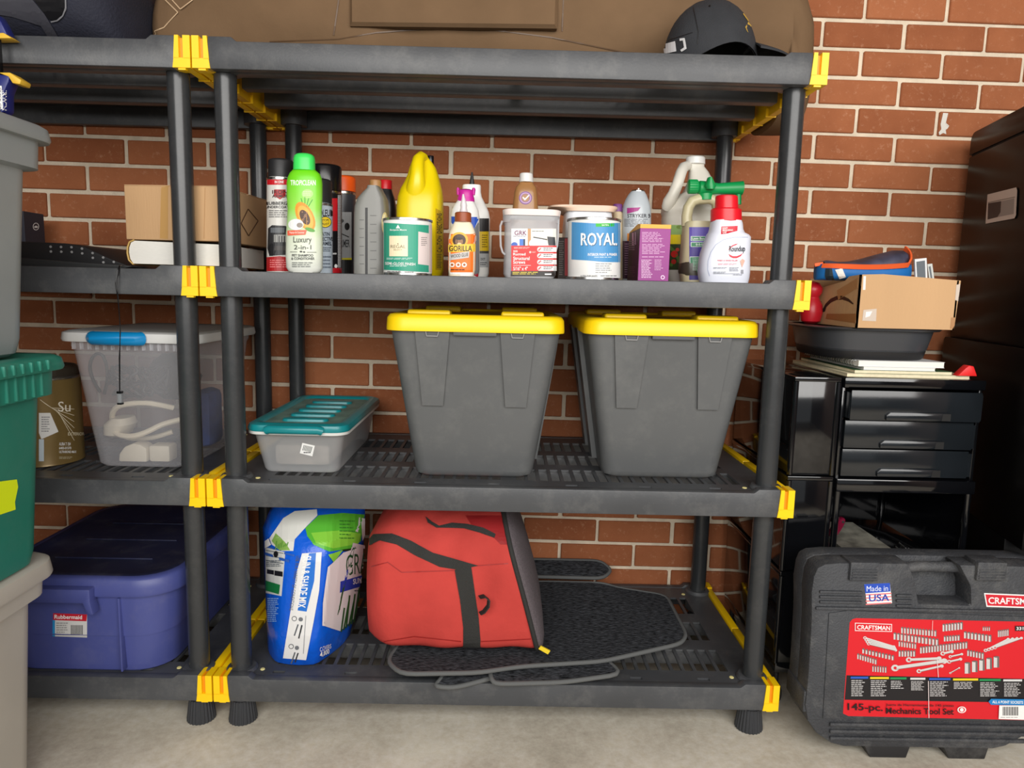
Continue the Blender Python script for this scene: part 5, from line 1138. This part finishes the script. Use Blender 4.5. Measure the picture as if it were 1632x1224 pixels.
# ================================================================ tool case on the floor
t = thing('tool_case', 'black blow-moulded tool case with red mechanics tool set label', 'tool case', (1.53, -.01, 0))
TCM = mat('dusty_black_case', rgb(58, 60, 64), .6, var=.15, vscale=9, bump=.5, bscale=260, dust=.22); TCD = mat('case_dark', rgb(34, 34, 36), .6, dust=.15)
def pz(pts, Y): return [(p.x, p.z) for p in (atY(x, y, Y) for x, y in pts)]
XR = 1.752
def extr(pts_l, Y, ytop, ybot, y0, y1, m, bev):
    """case outline: left side from pixels, right end mirrored at XR"""
    L_ = pz(pts_l, Y); zt_ = L_[0][1]; zb_ = L_[-1][1]; mid = (1.245 + XR) / 2
    R_ = [(2 * mid - x, z) for x, z in reversed(L_)]; q = MB(); q.prism(L_ + R_, m, y0, y1, 'XZ', bev); return q
left = [(1340, 898), (1316, 900), (1304, 906), (1298, 920), (1294, 945), (1294, 990), (1290, 1060), (1287, 1100), (1284, 1125), (1288, 1150), (1302, 1170), (1326, 1186), (1345, 1191)]
back = extr(left, -.06, 0, 0, -.004, .040, TCM, .006); back.build('back_shell', t, 35)
# front shell with the handle notch cut in its top edge
Lp = pz(left, -.06); mid = (1.245 + XR) / 2; Rp = [(2 * mid - x, z) for x, z in reversed(Lp)]
nt_ = pz([(1530, 901), (1548, 935), (1549, 966), (1466, 964), (1459, 925), (1449, 899)], -.06)
fr = MB(); fr.prism(Lp + Rp + nt_[::1], TCM, -.058, -.006, 'XZ', .004); fr.build('front_shell', t, 35)
hb = MB(); a = atY(1440, 905, -.03); b = atY(1556, 907, -.03); hb.tube([(a.x, -.03, a.z), (a.x + .03, -.03, a.z + .004), (b.x - .03, -.03, b.z + .004), (b.x, -.03, b.z)], .011, TCM, 14); hb.build('carry_handle', t, 50)
pn = MB(); pn.prism(pz([(1322, 978), (1352, 974), (1648, 984), (1656, 1152), (1312, 1146)], -.062), TCM, -.0605, -.057, 'XZ', .001); pn.build('label_panel', t, 30)
for yy in (1154, 1165, 1176):
    rb = MB(); a = atY(1322, yy, -.06); rb.box(a.x, XR - .03, -.064, -.056, a.z - .004, a.z + .004, TCM, .0025); rb.build('rib', t, 40)
for k, yy in enumerate((943, 951, 959)):
    rb = MB(); a = atY(1306, yy, -.06); b = atY(1374, yy + 3, -.06); rb.box(a.x, b.x, -.063, -.056, a.z - .0028, a.z + .0028, TCM, .002); rb.build('rib', t, 40)
    rb = MB(); a = atY(1428, yy + 6, -.06); b = atY(1454, yy + 6, -.06); rb.box(a.x, b.x, -.063, -.056, a.z - .0025, a.z + .0025, TCM, .002); rb.build('rib', t, 40)
rb = MB(); a = atY(1300, 969, -.06); rb.box(a.x, XR - .02, -.0635, -.056, a.z - .0035, a.z + .0035, TCM, .0025); rb.build('rib', t, 40)
for xa in (1354, 1556):
    lt = MB(); a = atY(xa, 899, -.06); b = atY(xa + 44, 925, -.06); lt.box(a.x, b.x, -.066, -.02, b.z, a.z + .006, TCM, .003)
    for i in range(4): lt.box(a.x + .004, b.x - .004, -.0675, -.065, b.z + .004 + i * .006, b.z + .007 + i * .006, TCM)
    lt.build('latch', t, 35)
for xa, xb in ((1378, 1446), (1504, 1572)):
    ft = MB(); z_ = pz([(xa, 1188), (xb + 8, 1188), (xb, 1209), (xa + 10, 1209)], -.06); z_ = [(x, max(.0005, z)) if i < 2 else (x, .0005) for i, (x, z) in enumerate(z_)]; ft.prism(z_, TCD, -.056, .03, 'XZ', .002); ft.build('foot', t, 35)
hn = MB(); a = atY(1280, 1095, -.04); hn.box(a.x - .004, a.x + .018, -.055, .038, a.z - .05, a.z + .0, TCM, .006); hn.build('hinge_block', t, 40)
RDL = (214, 22, 36); SV = (206, 204, 202); SD = (110, 100, 98)
tools = []
def sockets(x, y, n, dx, dy, w, h, sl=0):
    for i in range(n):
        xx, yy = x + i * dx, y + i * dy
        tools.extend([P([(xx, yy), (xx + w, yy + sl), (xx + w, yy + h + sl), (xx, yy + h)], SV), R(xx + w * .62, yy, xx + w, yy + h, SD), E(xx + w / 2, yy, w / 2, 1.3, SD, 8)])
def wrench(x0, y0, x1, y1, w):
    tools.extend([LN(x0, y0, x1, y1, w, SV), E(x0, y0, w * 1.2, w * 1.0, SV, 10), E(x0, y0, w * .5, w * .45, RDL, 8), E(x1, y1, w, w * .8, SV, 10), LN(x0, y0 + w * .5, x1, y1 + w * .5, .7, SD)])
sockets(1436, 1000, 12, 4.8, .45, 3.6, 9); sockets(1424, 1009, 13, 5.6, .8, 4.4, 10); sockets(1432, 1022, 7, 4.2, .6, 3, 8); sockets(1502, 995, 7, 4.7, -.5, 4, 11); sockets(1504, 1014, 6, 4.4, -.3, 3.6, 8); sockets(1536, 1007, 8, 5.6, .8, 4.6, 10); sockets(1566, 999, 4, 3.2, 0, 2, 6); sockets(1590, 1005, 6, 3, -.4, 2.4, 10)
sockets(1374, 1034, 10, 5.2, 1.2, 3.8, 7); sockets(1366, 1042, 8, 4, 1.2, 3, 8); sockets(1432, 1037, 6, 4.6, 0, 3.6, 9); sockets(1466, 1031, 17, 4.5, -.5, 3.6, 10); sockets(1541, 1036, 6, 4.6, .9, 3.6, 9); sockets(1537, 1056, 5, 11.5, -2.4, 9, 17); sockets(1390, 1061, 6, 4, .3, 2.6, 9)
for i in range(4): wrench(1378 + 2 * i, 1016 + 3.2 * i, 1424 + i, 1030 + 2 * i, 2.4)
for i in range(4): wrench(1570 + 5 * i, 1036 - 1.5 * i, 1606 + 7 * i, 1018 - .5 * i, 2.6)
wrench(1448, 1051, 1496, 1049, 4.2); wrench(1426, 1064, 1504, 1053, 5.4); wrench(1464, 1069, 1500, 1061, 3.4); wrench(1502, 1041, 1516, 1038, 3.4); wrench(1514, 1046, 1532, 1042, 2.4); wrench(1512, 1054, 1530, 1050, 3); wrench(1514, 1072, 1528, 1064, 1.6)
hdr = [(1355, 28, (40, 90, 190)), (1386, 30, (232, 206, 30)), (1418, 26, (30, 140, 80)), (1450, 24, (210, 210, 210)), (1480, 34, (40, 90, 190)), (1518, 40, (232, 206, 30)), (1560, 34, (30, 140, 80)), (1598, 30, (210, 210, 210))]
decal('label', pn, [P([(1358, 987), (1364, 985), (1646, 991), (1652, 1148), (1352, 1141), (1343.5, 1137), (1344, 1128), (1354, 992)], RDL), P([(1349, 1076), (1648, 1082), (1650, 1120), (1346, 1115)], (24, 22, 26)), tools,
    P([(1362, 992), (1421, 994), (1421, 1006.5), (1362, 1005)], W0), P([(1363, 993), (1420, 995), (1420, 1005.5), (1363, 1004)], RDL), T('CRAFTSMAN', 1365.5, 995.5, 1418, 1002.5, W0, .03), R(1617, 997, 1650, 1005, (40, 30, 34)), T('33145', 1619, 998.5, 1640, 1003.5, W0),
    [R(x, 1077.5 + (x - 1350) * .018, x + w, 1080.8 + (x - 1350) * .018, c) for x, w, c in hdr], [LINES(x + 1, 1083 + (x - 1350) * .018, x + w - 2, 1110 - 12 * (i % 3 == 2) - 10 * (i == 3), 9 - 4 * (i % 3 == 2), (186, 184, 184), .5, i) for i, (x, w, c) in enumerate(hdr)],
    T('145-pc.', 1350, 1119.5, 1406, 1134, (40, 10, 16), .03), T('Mechanics Tool Set', 1411, 1126.5, 1519, 1136.5, (40, 10, 16), .015), T('Juego de Herramientas de 145 piezas', 1411, 1120, 1519, 1125, (90, 14, 24), .015), E(1531.5, 1130, 7, 5.2, W0), E(1531.5, 1130, 5, 4, RDL), E(1531.5, 1130, 3, 3, W0),
    P([(1574, 1117), (1578, 1112.5), (1650, 1113.5), (1651, 1123), (1578, 1122)], (22, 128, 196)), T('ALL 6 POINT SOCKETS', 1580, 1115, 1629, 1119.5, W0, .02), P([(1591, 1123), (1640, 1123), (1640, 1146), (1590, 1144.5)], W0), [LN(1597 + 2.1 * i, 1125, 1597 + 2.1 * i, 1139, 1 + .5 * (i % 2), K0) for i in range(12)], LINES(1593, 1141.5, 1622, 1143, 1, (110, 110, 110)),
    LN(1485, 988, 1484, 1012, .7, (240, 200, 200)), LN(1492, 1050, 1494, 1078, .8, (240, 220, 220)), LN(1478, 1084, 1479, 1143, .9, (236, 220, 220))], t, strip=10, eps=.0004)
decal('origin_sticker', fr, [P([(1377, 931), (1418, 929), (1421.5, 961), (1382, 964)], W0), P([(1377, 931), (1418, 929), (1419, 942.5), (1379, 945.5)], (34, 76, 186)), T('Made in', 1381, 934, 1415, 942.5, (226, 232, 246), -.03, False), [LN(1379.5, 948 + 5 * i, 1420.5, 945.5 + 5 * i, 2, (226, 120, 124)) for i in range(4)], T('USA', 1384.5, 947.5, 1417, 958.5, (30, 66, 170), -.03)], t, strip=10)
decal('brand_sticker', fr, [P([(1568, 945), (1664, 949), (1664, 970), (1572, 967)], W0), P([(1570, 947), (1664, 951), (1664, 968), (1573.5, 965)], (206, 30, 48)), T('CRAFTSMAN', 1575, 951.5, 1655, 962, W0, .03)], t, strip=10)
# ================================================================ left shelf: boxes, cords, paint, blue tote
z3 = TIER[2] + .0005
t = thing('phone_book', 'thick white paperback directory lying under the cardboard carton', 'book', (-.08, .2, z3))
bM = Matrix.Translation((-.083, .19, 0))
q = MB(); rr = []
for y_ in (.078, .315):
    rr.append([Vector((x, y_, z)) for x, z in [(.022, z3 + .002), (.022, z3 + .046), (-.165, z3 + .050), (-.173, z3 + .046), (-.177, z3 + .036), (-.178, z3 + .026), (-.176, z3 + .012), (-.170, z3 + .003)]])
q.loft(rr[::-1], PAPER); q.build('pages', t, 30)
COV = mat('ochre_cover', rgb(206, 170, 96), .6)
q = MB(); q.tube([(-.166, .077, z3 + .0515), (-.176, .077, z3 + .047), (-.1805, .077, z3 + .036), (-.1815, .077, z3 + .024), (-.179, .077, z3 + .010), (-.170, .077, z3 + .0012)], .0016, COV, 6)
rr = [[Vector((x, y_, z)) for x, z in [(-.166, z3 + .0515), (-.176, z3 + .047), (-.1805, z3 + .036), (-.1815, z3 + .024), (-.179, z3 + .010), (-.170, z3 + .0005), (.024, z3 + .0002)]] for y_ in (.0765, .317)]
q.loft(rr, COV, False, False, closed=False); q.build('cover', t, 40)
zc = z3 + .0525
t = thing('cardboard_box', 'closed tan cardboard carton on the directory behind the shelf posts', 'box', (-.085, .2, zc), 'cardboard boxes')
rM = Matrix.Translation((-.08, .075, zc)) @ Matrix.Rotation(math.radians(-4), 4, 'Z')
q = MB(); q.box(-.105, .102, 0, .25, 0, .110, CARD, .0015, rM); cb = q; q.build('box_body', t, 20)
q = MB(); q.box(-.105, .102, .001, .12, .1101, .1115, CARD, 0, rM); q.build('flap', t, 0)
q = MB(); q.box(-.105, .102, .13, .249, .1101, .1115, CARD, 0, rM); q.build('flap', t, 0)
decal('tape_strip', cb, [P([(257, 294), (268, 294), (268, 381), (255, 380)], (186, 144, 84))], t, strip=8)
decal('crease', cb, [LN(327, 299, 325, 388, 1, (176, 134, 88))], t, strip=8)
decal('printed_mark', cb, [LN(395, 333, 411, 352, 1.6, (90, 66, 44)), LN(411, 352, 396, 376, 1.6, (90, 66, 44)), LN(396, 376, 384, 356, 1.6, (90, 66, 44)), LN(384, 356, 395, 333, 1.6, (90, 66, 44))], t, strip=8)
# black keyboard tray things
z3 = DECK[2] + .0003
t = thing('cable_tray', 'flat black perforated plastic tray sloping on the left shelf', 'tray', (-.32, .18, z3))
q = MB(); q.prism([(-.50, z3 + .004), (-.19, z3 + .002), (-.19, z3 + .005), (-.232, z3 + .020), (-.29, z3 + .046), (-.33, z3 + .052), (-.50, z3 + .055)], MATTEB, .11, .34, 'XZ', .002); q.build('tray_body', t, 30)
for i in range(14):
    h = MB(); x = -.36 + (i % 7) * .022; zz_ = z3 + .044 - max(0, (x + .30)) * .40 - .010 * (i // 7); h.lathe((x, .1095, zz_), [(.0028, -.0003), (.0024, .0006)], mat('grey_stud', rgb(150, 150, 150), .4), 8, axis='Y'); h.build('stud', t, 40)
q = MB(); q.prism([(-.50, z3 + .001), (-.17, z3 + .0005), (-.15, z3 + .006), (-.26, z3 + .011), (-.50, z3 + .024)], mat('grey_black_panel', rgb(46, 47, 48), .45), .035, .1, 'XZ', .001); single(q, 'flat_case', 'slim dark grey case lying in front of the perforated tray', 'case', (-.33, .07, z3 + .0005))
t = thing('product_box', 'small dark box with a white round emblem against the wall', 'box', (-.66, .46, z3))
q = MB(); q.box(-.70, -.618, .42, .50, z3, z3 + .145, mat('charcoal_box', rgb(46, 48, 60), .6), .001); q.build('box_body', t, 0)
decal('emblem', q, [E(57, 361, 5, 6, W0), E(57, 361, 4, 5, (46, 48, 60)), P([(53, 362), (57, 359.5), (61, 362), (57, 363.5)], W0)], t, strip=8)
# hanging earphone wire
t = thing('hanging_cable', 'thin black cable with small clear plug dangling from the left shelf', 'cable', tuple(atY(190, 645, -.006)))
q = MB(); wp = [(192, 423, .03), (190, 424, -.001), (187, 432, -.006), (184, 452, -.006), (187, 470, -.006), (190, 500, -.006), (192, 530, -.006), (190, 570, -.006), (190.5, 625, -.006)]
q.tube([atY(*p) for p in wp], .0009, BLACKP, 6); q.build('wire', t, 60)
q = MB(); wp = [(194, 423, .03), (191, 424, -.001), (188.5, 445, -.007), (188, 470, -.007), (191.5, 520, -.007), (191, 570, -.007), (191, 625, -.007)]; q.tube([atY(*p) for p in wp], .0009, BLACKP, 6); q.build('wire', t, 60)
q = MB(); a = atY(191.5, 634, -.006); q.box(a.x - .004, a.x + .004, -.010, -.002, a.z - .013, a.z + .013, clearplastic('clear_plug', rgb(150, 156, 160), .5, .1), .001); q.build('plug', t, 30)
q = MB(); q.box(a.x - .0045, a.x + .0045, -.0105, -.0015, a.z + .009, a.z + .0135, BLACKP); q.box(a.x - .0045, a.x + .0045, -.0105, -.0015, a.z - .0135, a.z - .010, BLACKP); q.build('plug_ends', t, 0)
# clear bin full of cords
z2 = DECK[1] + .0003
t = thing('cord_bin', 'large clear plastic bin full of cables with white rim and blue latch', 'bin', (-.195, .25, z2))
CLR3 = clearplastic('hazy_clear_plastic', rgb(232, 232, 238), .30, .25)
X0, X1 = -.325, -.058
def brg(dx, z, g=0): return rrect((X0 + X1) / 2, .262, (X1 - X0) / 2 - dx + g, .172 - dx * .8 + g, .03, z)
q = MB(); q.loft([brg(.036, z2), brg(.030, z2 + .006), brg(.0, z2 + .262), brg(-.004, z2 + .268), brg(-.004, z2 + .284)], CLR3, cap1=False); cbm = q; q.build('clear_body', t, 40)
q = MB(); q.loft([brg(-.002, z2 + .279), brg(-.016, z2 + .279), brg(-.018, z2 + .284), brg(-.016, z2 + .298), brg(-.006, z2 + .302), brg(.004, z2 + .300)], mat('milky_rim2', rgb(212, 212, 210), .35)); q.build('lid', t, 40)
q = MB(); a, b = atY(146, 540, .07), atY(223, 545, .07); q.tube([(a.x, .077, z2 + .288), (a.x + .004, .069, z2 + .288), (b.x - .004, .069, z2 + .288), (b.x, .077, z2 + .288)], .0145, mat('blue_latch', rgb(12, 134, 196), .35), 16); q.build('latch', t, 40)
for i in range(16):
    q = MB(); x = X0 + .012 + i * .0165; q.box(x, x + .004, .0855, .0935, z2 + .262, z2 + .280, CLR3); q.build('rim_rib', t, 0)
CRM = mat('cream_cable', rgb(226, 214, 190), .5); BCB = mat('black_cable', rgb(14, 15, 20), .5)
def smooth_path(p, k=2):
    for _ in range(k):
        q = [p[0]]
        for i in range(len(p) - 1): q += [p[i].lerp(p[i + 1], .25), p[i].lerp(p[i + 1], .75)]
        p = q + [p[-1]]
    return p
def cable(label, pts, rad, m_):
    q = MB(); pp = smooth_path([atY(a, b, c) for a, b, c in pts]); q.tube(pp, rad, m_, 8); lowp = min(pp, key=lambda v: v.z)
    single(q, 'coiled_cable', label, 'cable', (lowp.x, lowp.y, lowp.z - rad), 'coiled cables inside the clear bin')
cable('cream cable arching across the middle of the clear bin', [(182, 676, .185), (178, 665, .175), (181, 653, .16), (192, 645, .15), (230, 641, .15), (258, 646, .16), (276, 650, .175)], .0062, CRM)
cable('cream cable looping under the arching one in the clear bin', [(176, 676, .16), (180, 686, .15), (190, 694, .145), (212, 696, .145), (236, 688, .15), (258, 676, .16), (290, 668, .18)], .0062, CRM)
cable('lowest cream cable resting behind the half-round adapter', [(184, 686, .2), (194, 694, .195), (212, 700, .19), (245, 698, .19), (275, 688, .2)], .0058, CRM)
def tangle(cx_, cy_, seed, n=46, rx=26, ry=20):
    rn = random.Random(seed); out = []
    for i in range(n): u = i * .55; out.append((cx_ + rx * math.cos(u * 1.0 + seed) * rn.uniform(.5, 1) + rn.uniform(-4, 4), cy_ + ry * math.sin(u * 1.27) * rn.uniform(.5, 1) + rn.uniform(-4, 4), .165 + .035 * math.sin(u * .6 + seed) + rn.uniform(-.008, .008)))
    return out
cable('single black cable loop standing at the left of the clear bin', [(160, 625, .16), (148, 606, .15), (142, 585, .15), (148, 566, .15), (162, 562, .15), (170, 580, .155), (172, 604, .16), (166, 628, .165)], .0036, BCB)
cable('black cable tangle high in the middle of the clear bin', tangle(196, 598, 2), .0034, BCB)
cable('black cable tangle behind the dangling plug in the clear bin', tangle(206, 620, 5, 44, 30, 16), .0034, BCB)
cable('black cable tangle nearest the shelf post in the clear bin', tangle(248, 606, 8, 50, 26, 26), .0036, BCB)
cable('black cable tangle deep at the right of the clear bin', [(a, b, c + .02) for a, b, c in tangle(300, 610, 11, 46, 16, 26)], .0036, BCB)
q = MB(); rr = []
for k in range(9):
    f = k / 8; w_ = math.sin(math.pi * (.08 + .86 * f)) ** .6
    rr.append([Vector((-.192 + (.062 * w_ + .006 * math.sin(5 * a_ + 3 * k)) * math.cos(a_), .288 + (.045 * w_ + .005 * math.sin(4 * a_ + k)) * math.sin(a_), z2 + .128 + .11 * f)) for a_ in [2 * math.pi * j / 28 for j in range(28)]])
q.loft(rr, BCB); single(q, 'cable_bundle', 'dark wound bundle of cables behind the tangles in the clear bin', 'cable bundle', (-.192, .288, z2 + .128))
q = MB(); q.prism([(-.248, z2 + .008), (-.185, z2 + .008), (-.185, z2 + .040), (-.198, z2 + .048), (-.215, z2 + .050), (-.234, z2 + .042), (-.246, z2 + .026)], mat('cream_shell', rgb(222, 212, 192), .5), .125, .165, 'XZ', .004); single(q, 'wall_adapter', 'cream half-round adapter on the floor of the clear bin', 'adapter', (-.215, .145, z2 + .008))
q = MB(); q.box(-.182, -.135, .128, .17, z2 + .008, z2 + .046, MATS['cream_shell'], .006); single(q, 'power_brick', 'cream square power brick beside the half-round adapter', 'adapter', (-.16, .15, z2 + .008))
q = MB(); q.loft([sring(-.275, .18, z2 + .055, .012, .02, 2.5, 24), sring(-.275, .18, z2 + .062, .025, .035, 2.5, 24), sring(-.268, .18, z2 + .085, .030, .04, 2.5, 24), sring(-.262, .18, z2 + .100, .020, .03, 2.5, 24)], MATS['cream_shell']); single(q, 'extension_block', 'cream extension block at the left inside the clear bin', 'adapter', (-.275, .18, z2 + .055))
q = MB(); q.box(-.15, -.10, .27, .36, z2 + .008, z2 + .15, mat('blue_grey_cloth', rgb(40, 64, 120), .8, var=.5, vscale=20), .02); single(q, 'cloth_bundle', 'blue bundle at the right rear inside the clear bin', 'bundle', (-.125, .31, z2 + .008))
# gold paint can
t = thing('paint_can', 'gallon can with gold paint label between the green bin and the clear bin', 'paint can', (-.437, .16, z2), 'gallon paint cans')
GOLD = mat('gold_print', rgb(128, 106, 62), .3, metal=.25, var=.05)
q = MB(); q.lathe((-.437, .16, z2), [(.080, 0), (.083, .002), (.082, .006), (.082, .188), (.084, .191)], GOLD, 56); gc = q; q.build('can_body', t, 40)
q = MB(); q.lathe((-.437, .16, z2), [(.0835, .190), (.0845, .194), (.082, .197)], TIN, 56, cap0=False, cap1=False); q.build('rim', t, 40)
q = MB(); q.lathe((-.437, .16, z2), [(.079, .195), (.079, .214), (.074, .217), (.070, .212), (0.001, .212)], mat('dark_lid', rgb(54, 48, 40), .3), 56); q.build('lid', t, 40)
decal('label', gc, [[LN(64 + 1.5 * i, 637 + 1.2 * i, 82 + 2.2 * i, 650 + 1.4 * i, .8, (226, 216, 190)) for i in range(6)], [LN(82 + 2.2 * i, 650 + 1.4 * i, 118, 682 + 4 * i - 6 * (5 - i), .8, (226, 216, 190)) for i in range(6)], T('Su', 92.5, 640, 112, 656, (236, 230, 214), 0, False), T('EXTERIOR', 108, 689, 134, 694, (220, 210, 180)), T('AURA T 154', 94, 705, 112, 710, W0), T('6483-01570', 94, 712, 113, 716, W0), T('ULTRABOND MAX', 94, 718, 121, 722, W0), LINES(94, 728, 116, 732, 2, (190, 180, 150))], t, strip=4)
decal('price_sticker', gc, [P([(62, 658), (80, 658), (93, 688), (66, 700), (62, 690)], W0), LINES(66, 664, 80, 690, 7, (150, 150, 154)), R(62, 700, 70, 735, (206, 220, 230))], t, strip=4)
# blue tote
z1 = DECK[0] + .0003
t = thing('storage_tote', 'long blue lidded tote on the bottom of the left shelf', 'tote', (-.29, .26, z1))
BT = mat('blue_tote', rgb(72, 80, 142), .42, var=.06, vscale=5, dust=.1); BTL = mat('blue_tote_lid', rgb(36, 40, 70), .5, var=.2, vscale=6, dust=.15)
def btr(hx, yf, yb, r, z): return rrect(-.29, (yf + yb) / 2, hx, (yb - yf) / 2, r, z, 7)
q = MB(); q.loft([btr(.172, .030, .49, .07, z1), btr(.176, .026, .494, .072, z1 + .004), btr(.183, .020, .50, .072, z1 + .085), btr(.186, .017, .503, .074, z1 + .086), btr(.196, .012, .512, .078, z1 + .19)], BT); btm = q; q.build('tote_body', t, 40)
q = MB(); q.loft([btr(.198, .010, .514, .08, z1 + .180), btr(.208, .000, .524, .086, z1 + .181), btr(.210, -.002, .526, .088, z1 + .186), btr(.207, .001, .523, .086, z1 + .216), btr(.202, .006, .518, .083, z1 + .221), btr(.19, .018, .506, .078, z1 + .221)], BT, cap1=False); q.build('lid_rim', t, 45)
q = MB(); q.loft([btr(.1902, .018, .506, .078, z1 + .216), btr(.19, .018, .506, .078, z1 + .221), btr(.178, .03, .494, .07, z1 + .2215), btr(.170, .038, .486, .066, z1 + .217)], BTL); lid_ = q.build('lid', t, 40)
for i in range(3):
    g = MB(); g.box(-.40 + i * .0, -.18, .12 + i * .12, .126 + i * .12, z1 + .2165, z1 + .2195, BTL, .001); g.build('lid_rib', lid_, 30)
q = MB(); a = atY(146, 948, -.012); q.prism([(-.43, z1 + .205), (a.x, z1 + .205), (a.x, z1 + .176), (a.x + .006, z1 + .150), (a.x - .008, z1 + .150), (a.x - .016, z1 + .174), (-.43, z1 + .174)], BT, -.020, .006, 'XZ', .003); q.build('handle', t, 35)
q = MB(); q.box(-.20 + .0, -.196, .006, .03, z1 + .01, z1 + .175, BT, .001); q.build('body_rib', t, 30)
decal('label', btm, [P([(85, 977), (139, 979), (139, 1016), (85, 1014)], (214, 214, 212)), P([(85, 977), (139, 979), (138, 990), (85, 988)], (196, 30, 50)), T('Rubbermaid', 87, 979.5, 131, 986, W0, .02), R(84, 988, 88, 1014, (40, 140, 200)), [LN(114 + 2.2 * i, 996, 114 + 2.2 * i, 1011, 1.1, K0) for i in range(9)], LINES(90, 992, 110, 1010, 5, (150, 150, 150))], t, strip=6)
# ================================================================ stack of three bins at the left edge
def bin_(name, label, z0, z1, xr, yb, lidm, bodym, over, collar, lh, group='bins stacked at the left edge', ribs=False, drop=.0, bot=.03):
    xl, yf = xr - .43, yb - .60
    t = thing(name, label, 'bin', ((xl + xr) / 2, (yf + yb) / 2, z0), group)
    def r(g, z, rad=.05): return rrect((xl + xr) / 2, (yf + yb) / 2, (xr - xl) / 2 + g, (yb - yf) / 2 + g, rad, z, 7)
    H = z1 - z0
    q = MB(); q.loft([r(-over - bot - .012, z0, .04), r(-over - bot - .003, z0 + .006, .045), r(-over - bot * .9, z0 + .03), r(-over - .012, z1 - collar - .002), r(-over + .004, z1 - collar + .002), r(-over + .006, z1 - lh)], bodym); q.build('bin_body', t, 40)
    l = MB(); l.loft([r(-over + .0, z1 - lh - .001), r(-.002, z1 - lh - .001), r(0, z1 - lh + .004), r(-.003, z1 - .005), r(-.010, z1), r(-.04, z1), r(-.05, z1 - .006)], lidm); lo2 = l.build('lid', t, 45)
    if ribs:
        for i in range(9):
            y_ = yb - .085 - i * .022
            g = MB(); g.box(xr - .006, xr + .0025, y_, y_ + .006, z1 - lh + .002, z1 - .004, lidm, .002); g.build('lid_rib', lo2, 40)
            g = MB(); g.box(xr - over - .004, xr - over + .009, y_, y_ + .005, z1 - collar + .004, z1 - lh, bodym, .002); g.build('collar_rib', t, 40)
    return t, q
GB = mat('grey_bin', rgb(152, 158, 160), .4, var=.05, dust=.1); TB = mat('teal_green_bin', rgb(42, 128, 110), .42, var=.06, dust=.08); GBG = mat('greige_bin', rgb(188, 184, 174), .45, var=.05, dust=.1)
bin_('storage_bin', 'greige lidded bin at the bottom of the left stack', 0.0, .444, -.232, -.11, GBG, GBG, .018, .07, .034)
tt, tq = bin_('storage_bin', 'teal green ribbed bin in the middle of the left stack', .4445, .826, -.187, -.11, TB, TB, .020, .072, .024, ribs=True)
bin_('storage_bin', 'pale grey lidded bin on top of the left stack', .8265, 1.222, -.187, -.11, GB, GB, .02, .075, .026)
decal('sticker', tq, [P([(-6, 768), (26, 764), (28, 776), (23, 800), (24, 812), (-6, 822)], (228, 250, 20))], tt, strip=8, eps=.001)
# ================================================================ bricks: every brick in view is an object of the wall
BL, BH, MJ = 0.2194, 0.0733, 0.0105
def brick_mesh(w):
    b = MB(); b.box(0, w - MJ, 0, .05, 0, BH - MJ, BRICK, .0022, seg=1); return b
bricks = []
brnd = random.Random(3)
dgx = bpy.context.evaluated_depsgraph_get(); dgx.update()
for i in range(-13, 24):
    ztop = 1.7076 - i * BH
    off = (-.4264 if i % 2 else -.316) - 9 * BL
    for j in range(0, 26):
        xa = off + j * BL + MJ / 2
        if xa < -2.25 or xa > 2.85: continue
        z0 = ztop - BH + MJ / 2 - .0079 * (xa + BL / 2)
        if z0 < .004 or z0 > 2.45: continue
        seen = 0
        for a in range(7):
            for c in range(3):
                p = Vector((xa + (BL - MJ) * (a + .5) / 7, WALLY, z0 + (BH - MJ) * (c + .5) / 3))
                u, v = pix(p)
                if not (-5 < u < 1637 and -5 < v < 1229): continue
                d = p - CAM
                hit = sc.ray_cast(dgx, CAM, d.normalized(), distance=d.length - .004)
                if not hit[0]: seen += 1
                elif hit[4] and hit[4].name.startswith('clear_body'): seen += 1
        bricks.append((seen, xa, z0))
bricks.sort(key=lambda b: -b[0])
bm0 = None; rest = MB()
for k, (seen, xa, z0) in enumerate(bricks):
    dx, dz, dy = brnd.uniform(-.0016, .0016), brnd.uniform(-.0013, .0013), brnd.uniform(-.0015, .0015)
    if k < 299 and seen > 0:
        if bm0 is None:
            o = brick_mesh(BL).build('brick', wall_back, 0); bm0 = o
        else:
            o = bm0.copy(); COL.objects.link(o)
        o.location = (xa + dx, WALLY + dy, z0 + dz)
        o.rotation_euler = (0, .0079 + brnd.uniform(-.004, .004), 0)
    else:
        b = brick_mesh(BL).xf(Matrix.Translation((xa + dx, WALLY + dy, z0 + dz)) @ Matrix.Rotation(.0079, 4, 'Y')); rest.add(b.v, b.f, BRICK)
o = rest.build('brick_field', wall_back, 0); o['kind'] = 'stuff'
pm = MB(); pm.box(-5, 5, WALLY - .0012, WALLY + .001, -1, 4, BRICK)
ps = decal('paint_smear', pm, [P([(1503, 180), (1511, 180.5), (1507, 197), (1509, 201), (1513, 200), (1510, 205), (1507, 207), (1508, 214), (1503, 212), (1497, 215.5), (1496, 211), (1500, 206), (1499, 198)], (224, 220, 210))], wall_back, strip=8)
for o in sc.objects:
    if '_loc' in o: del o['_loc']
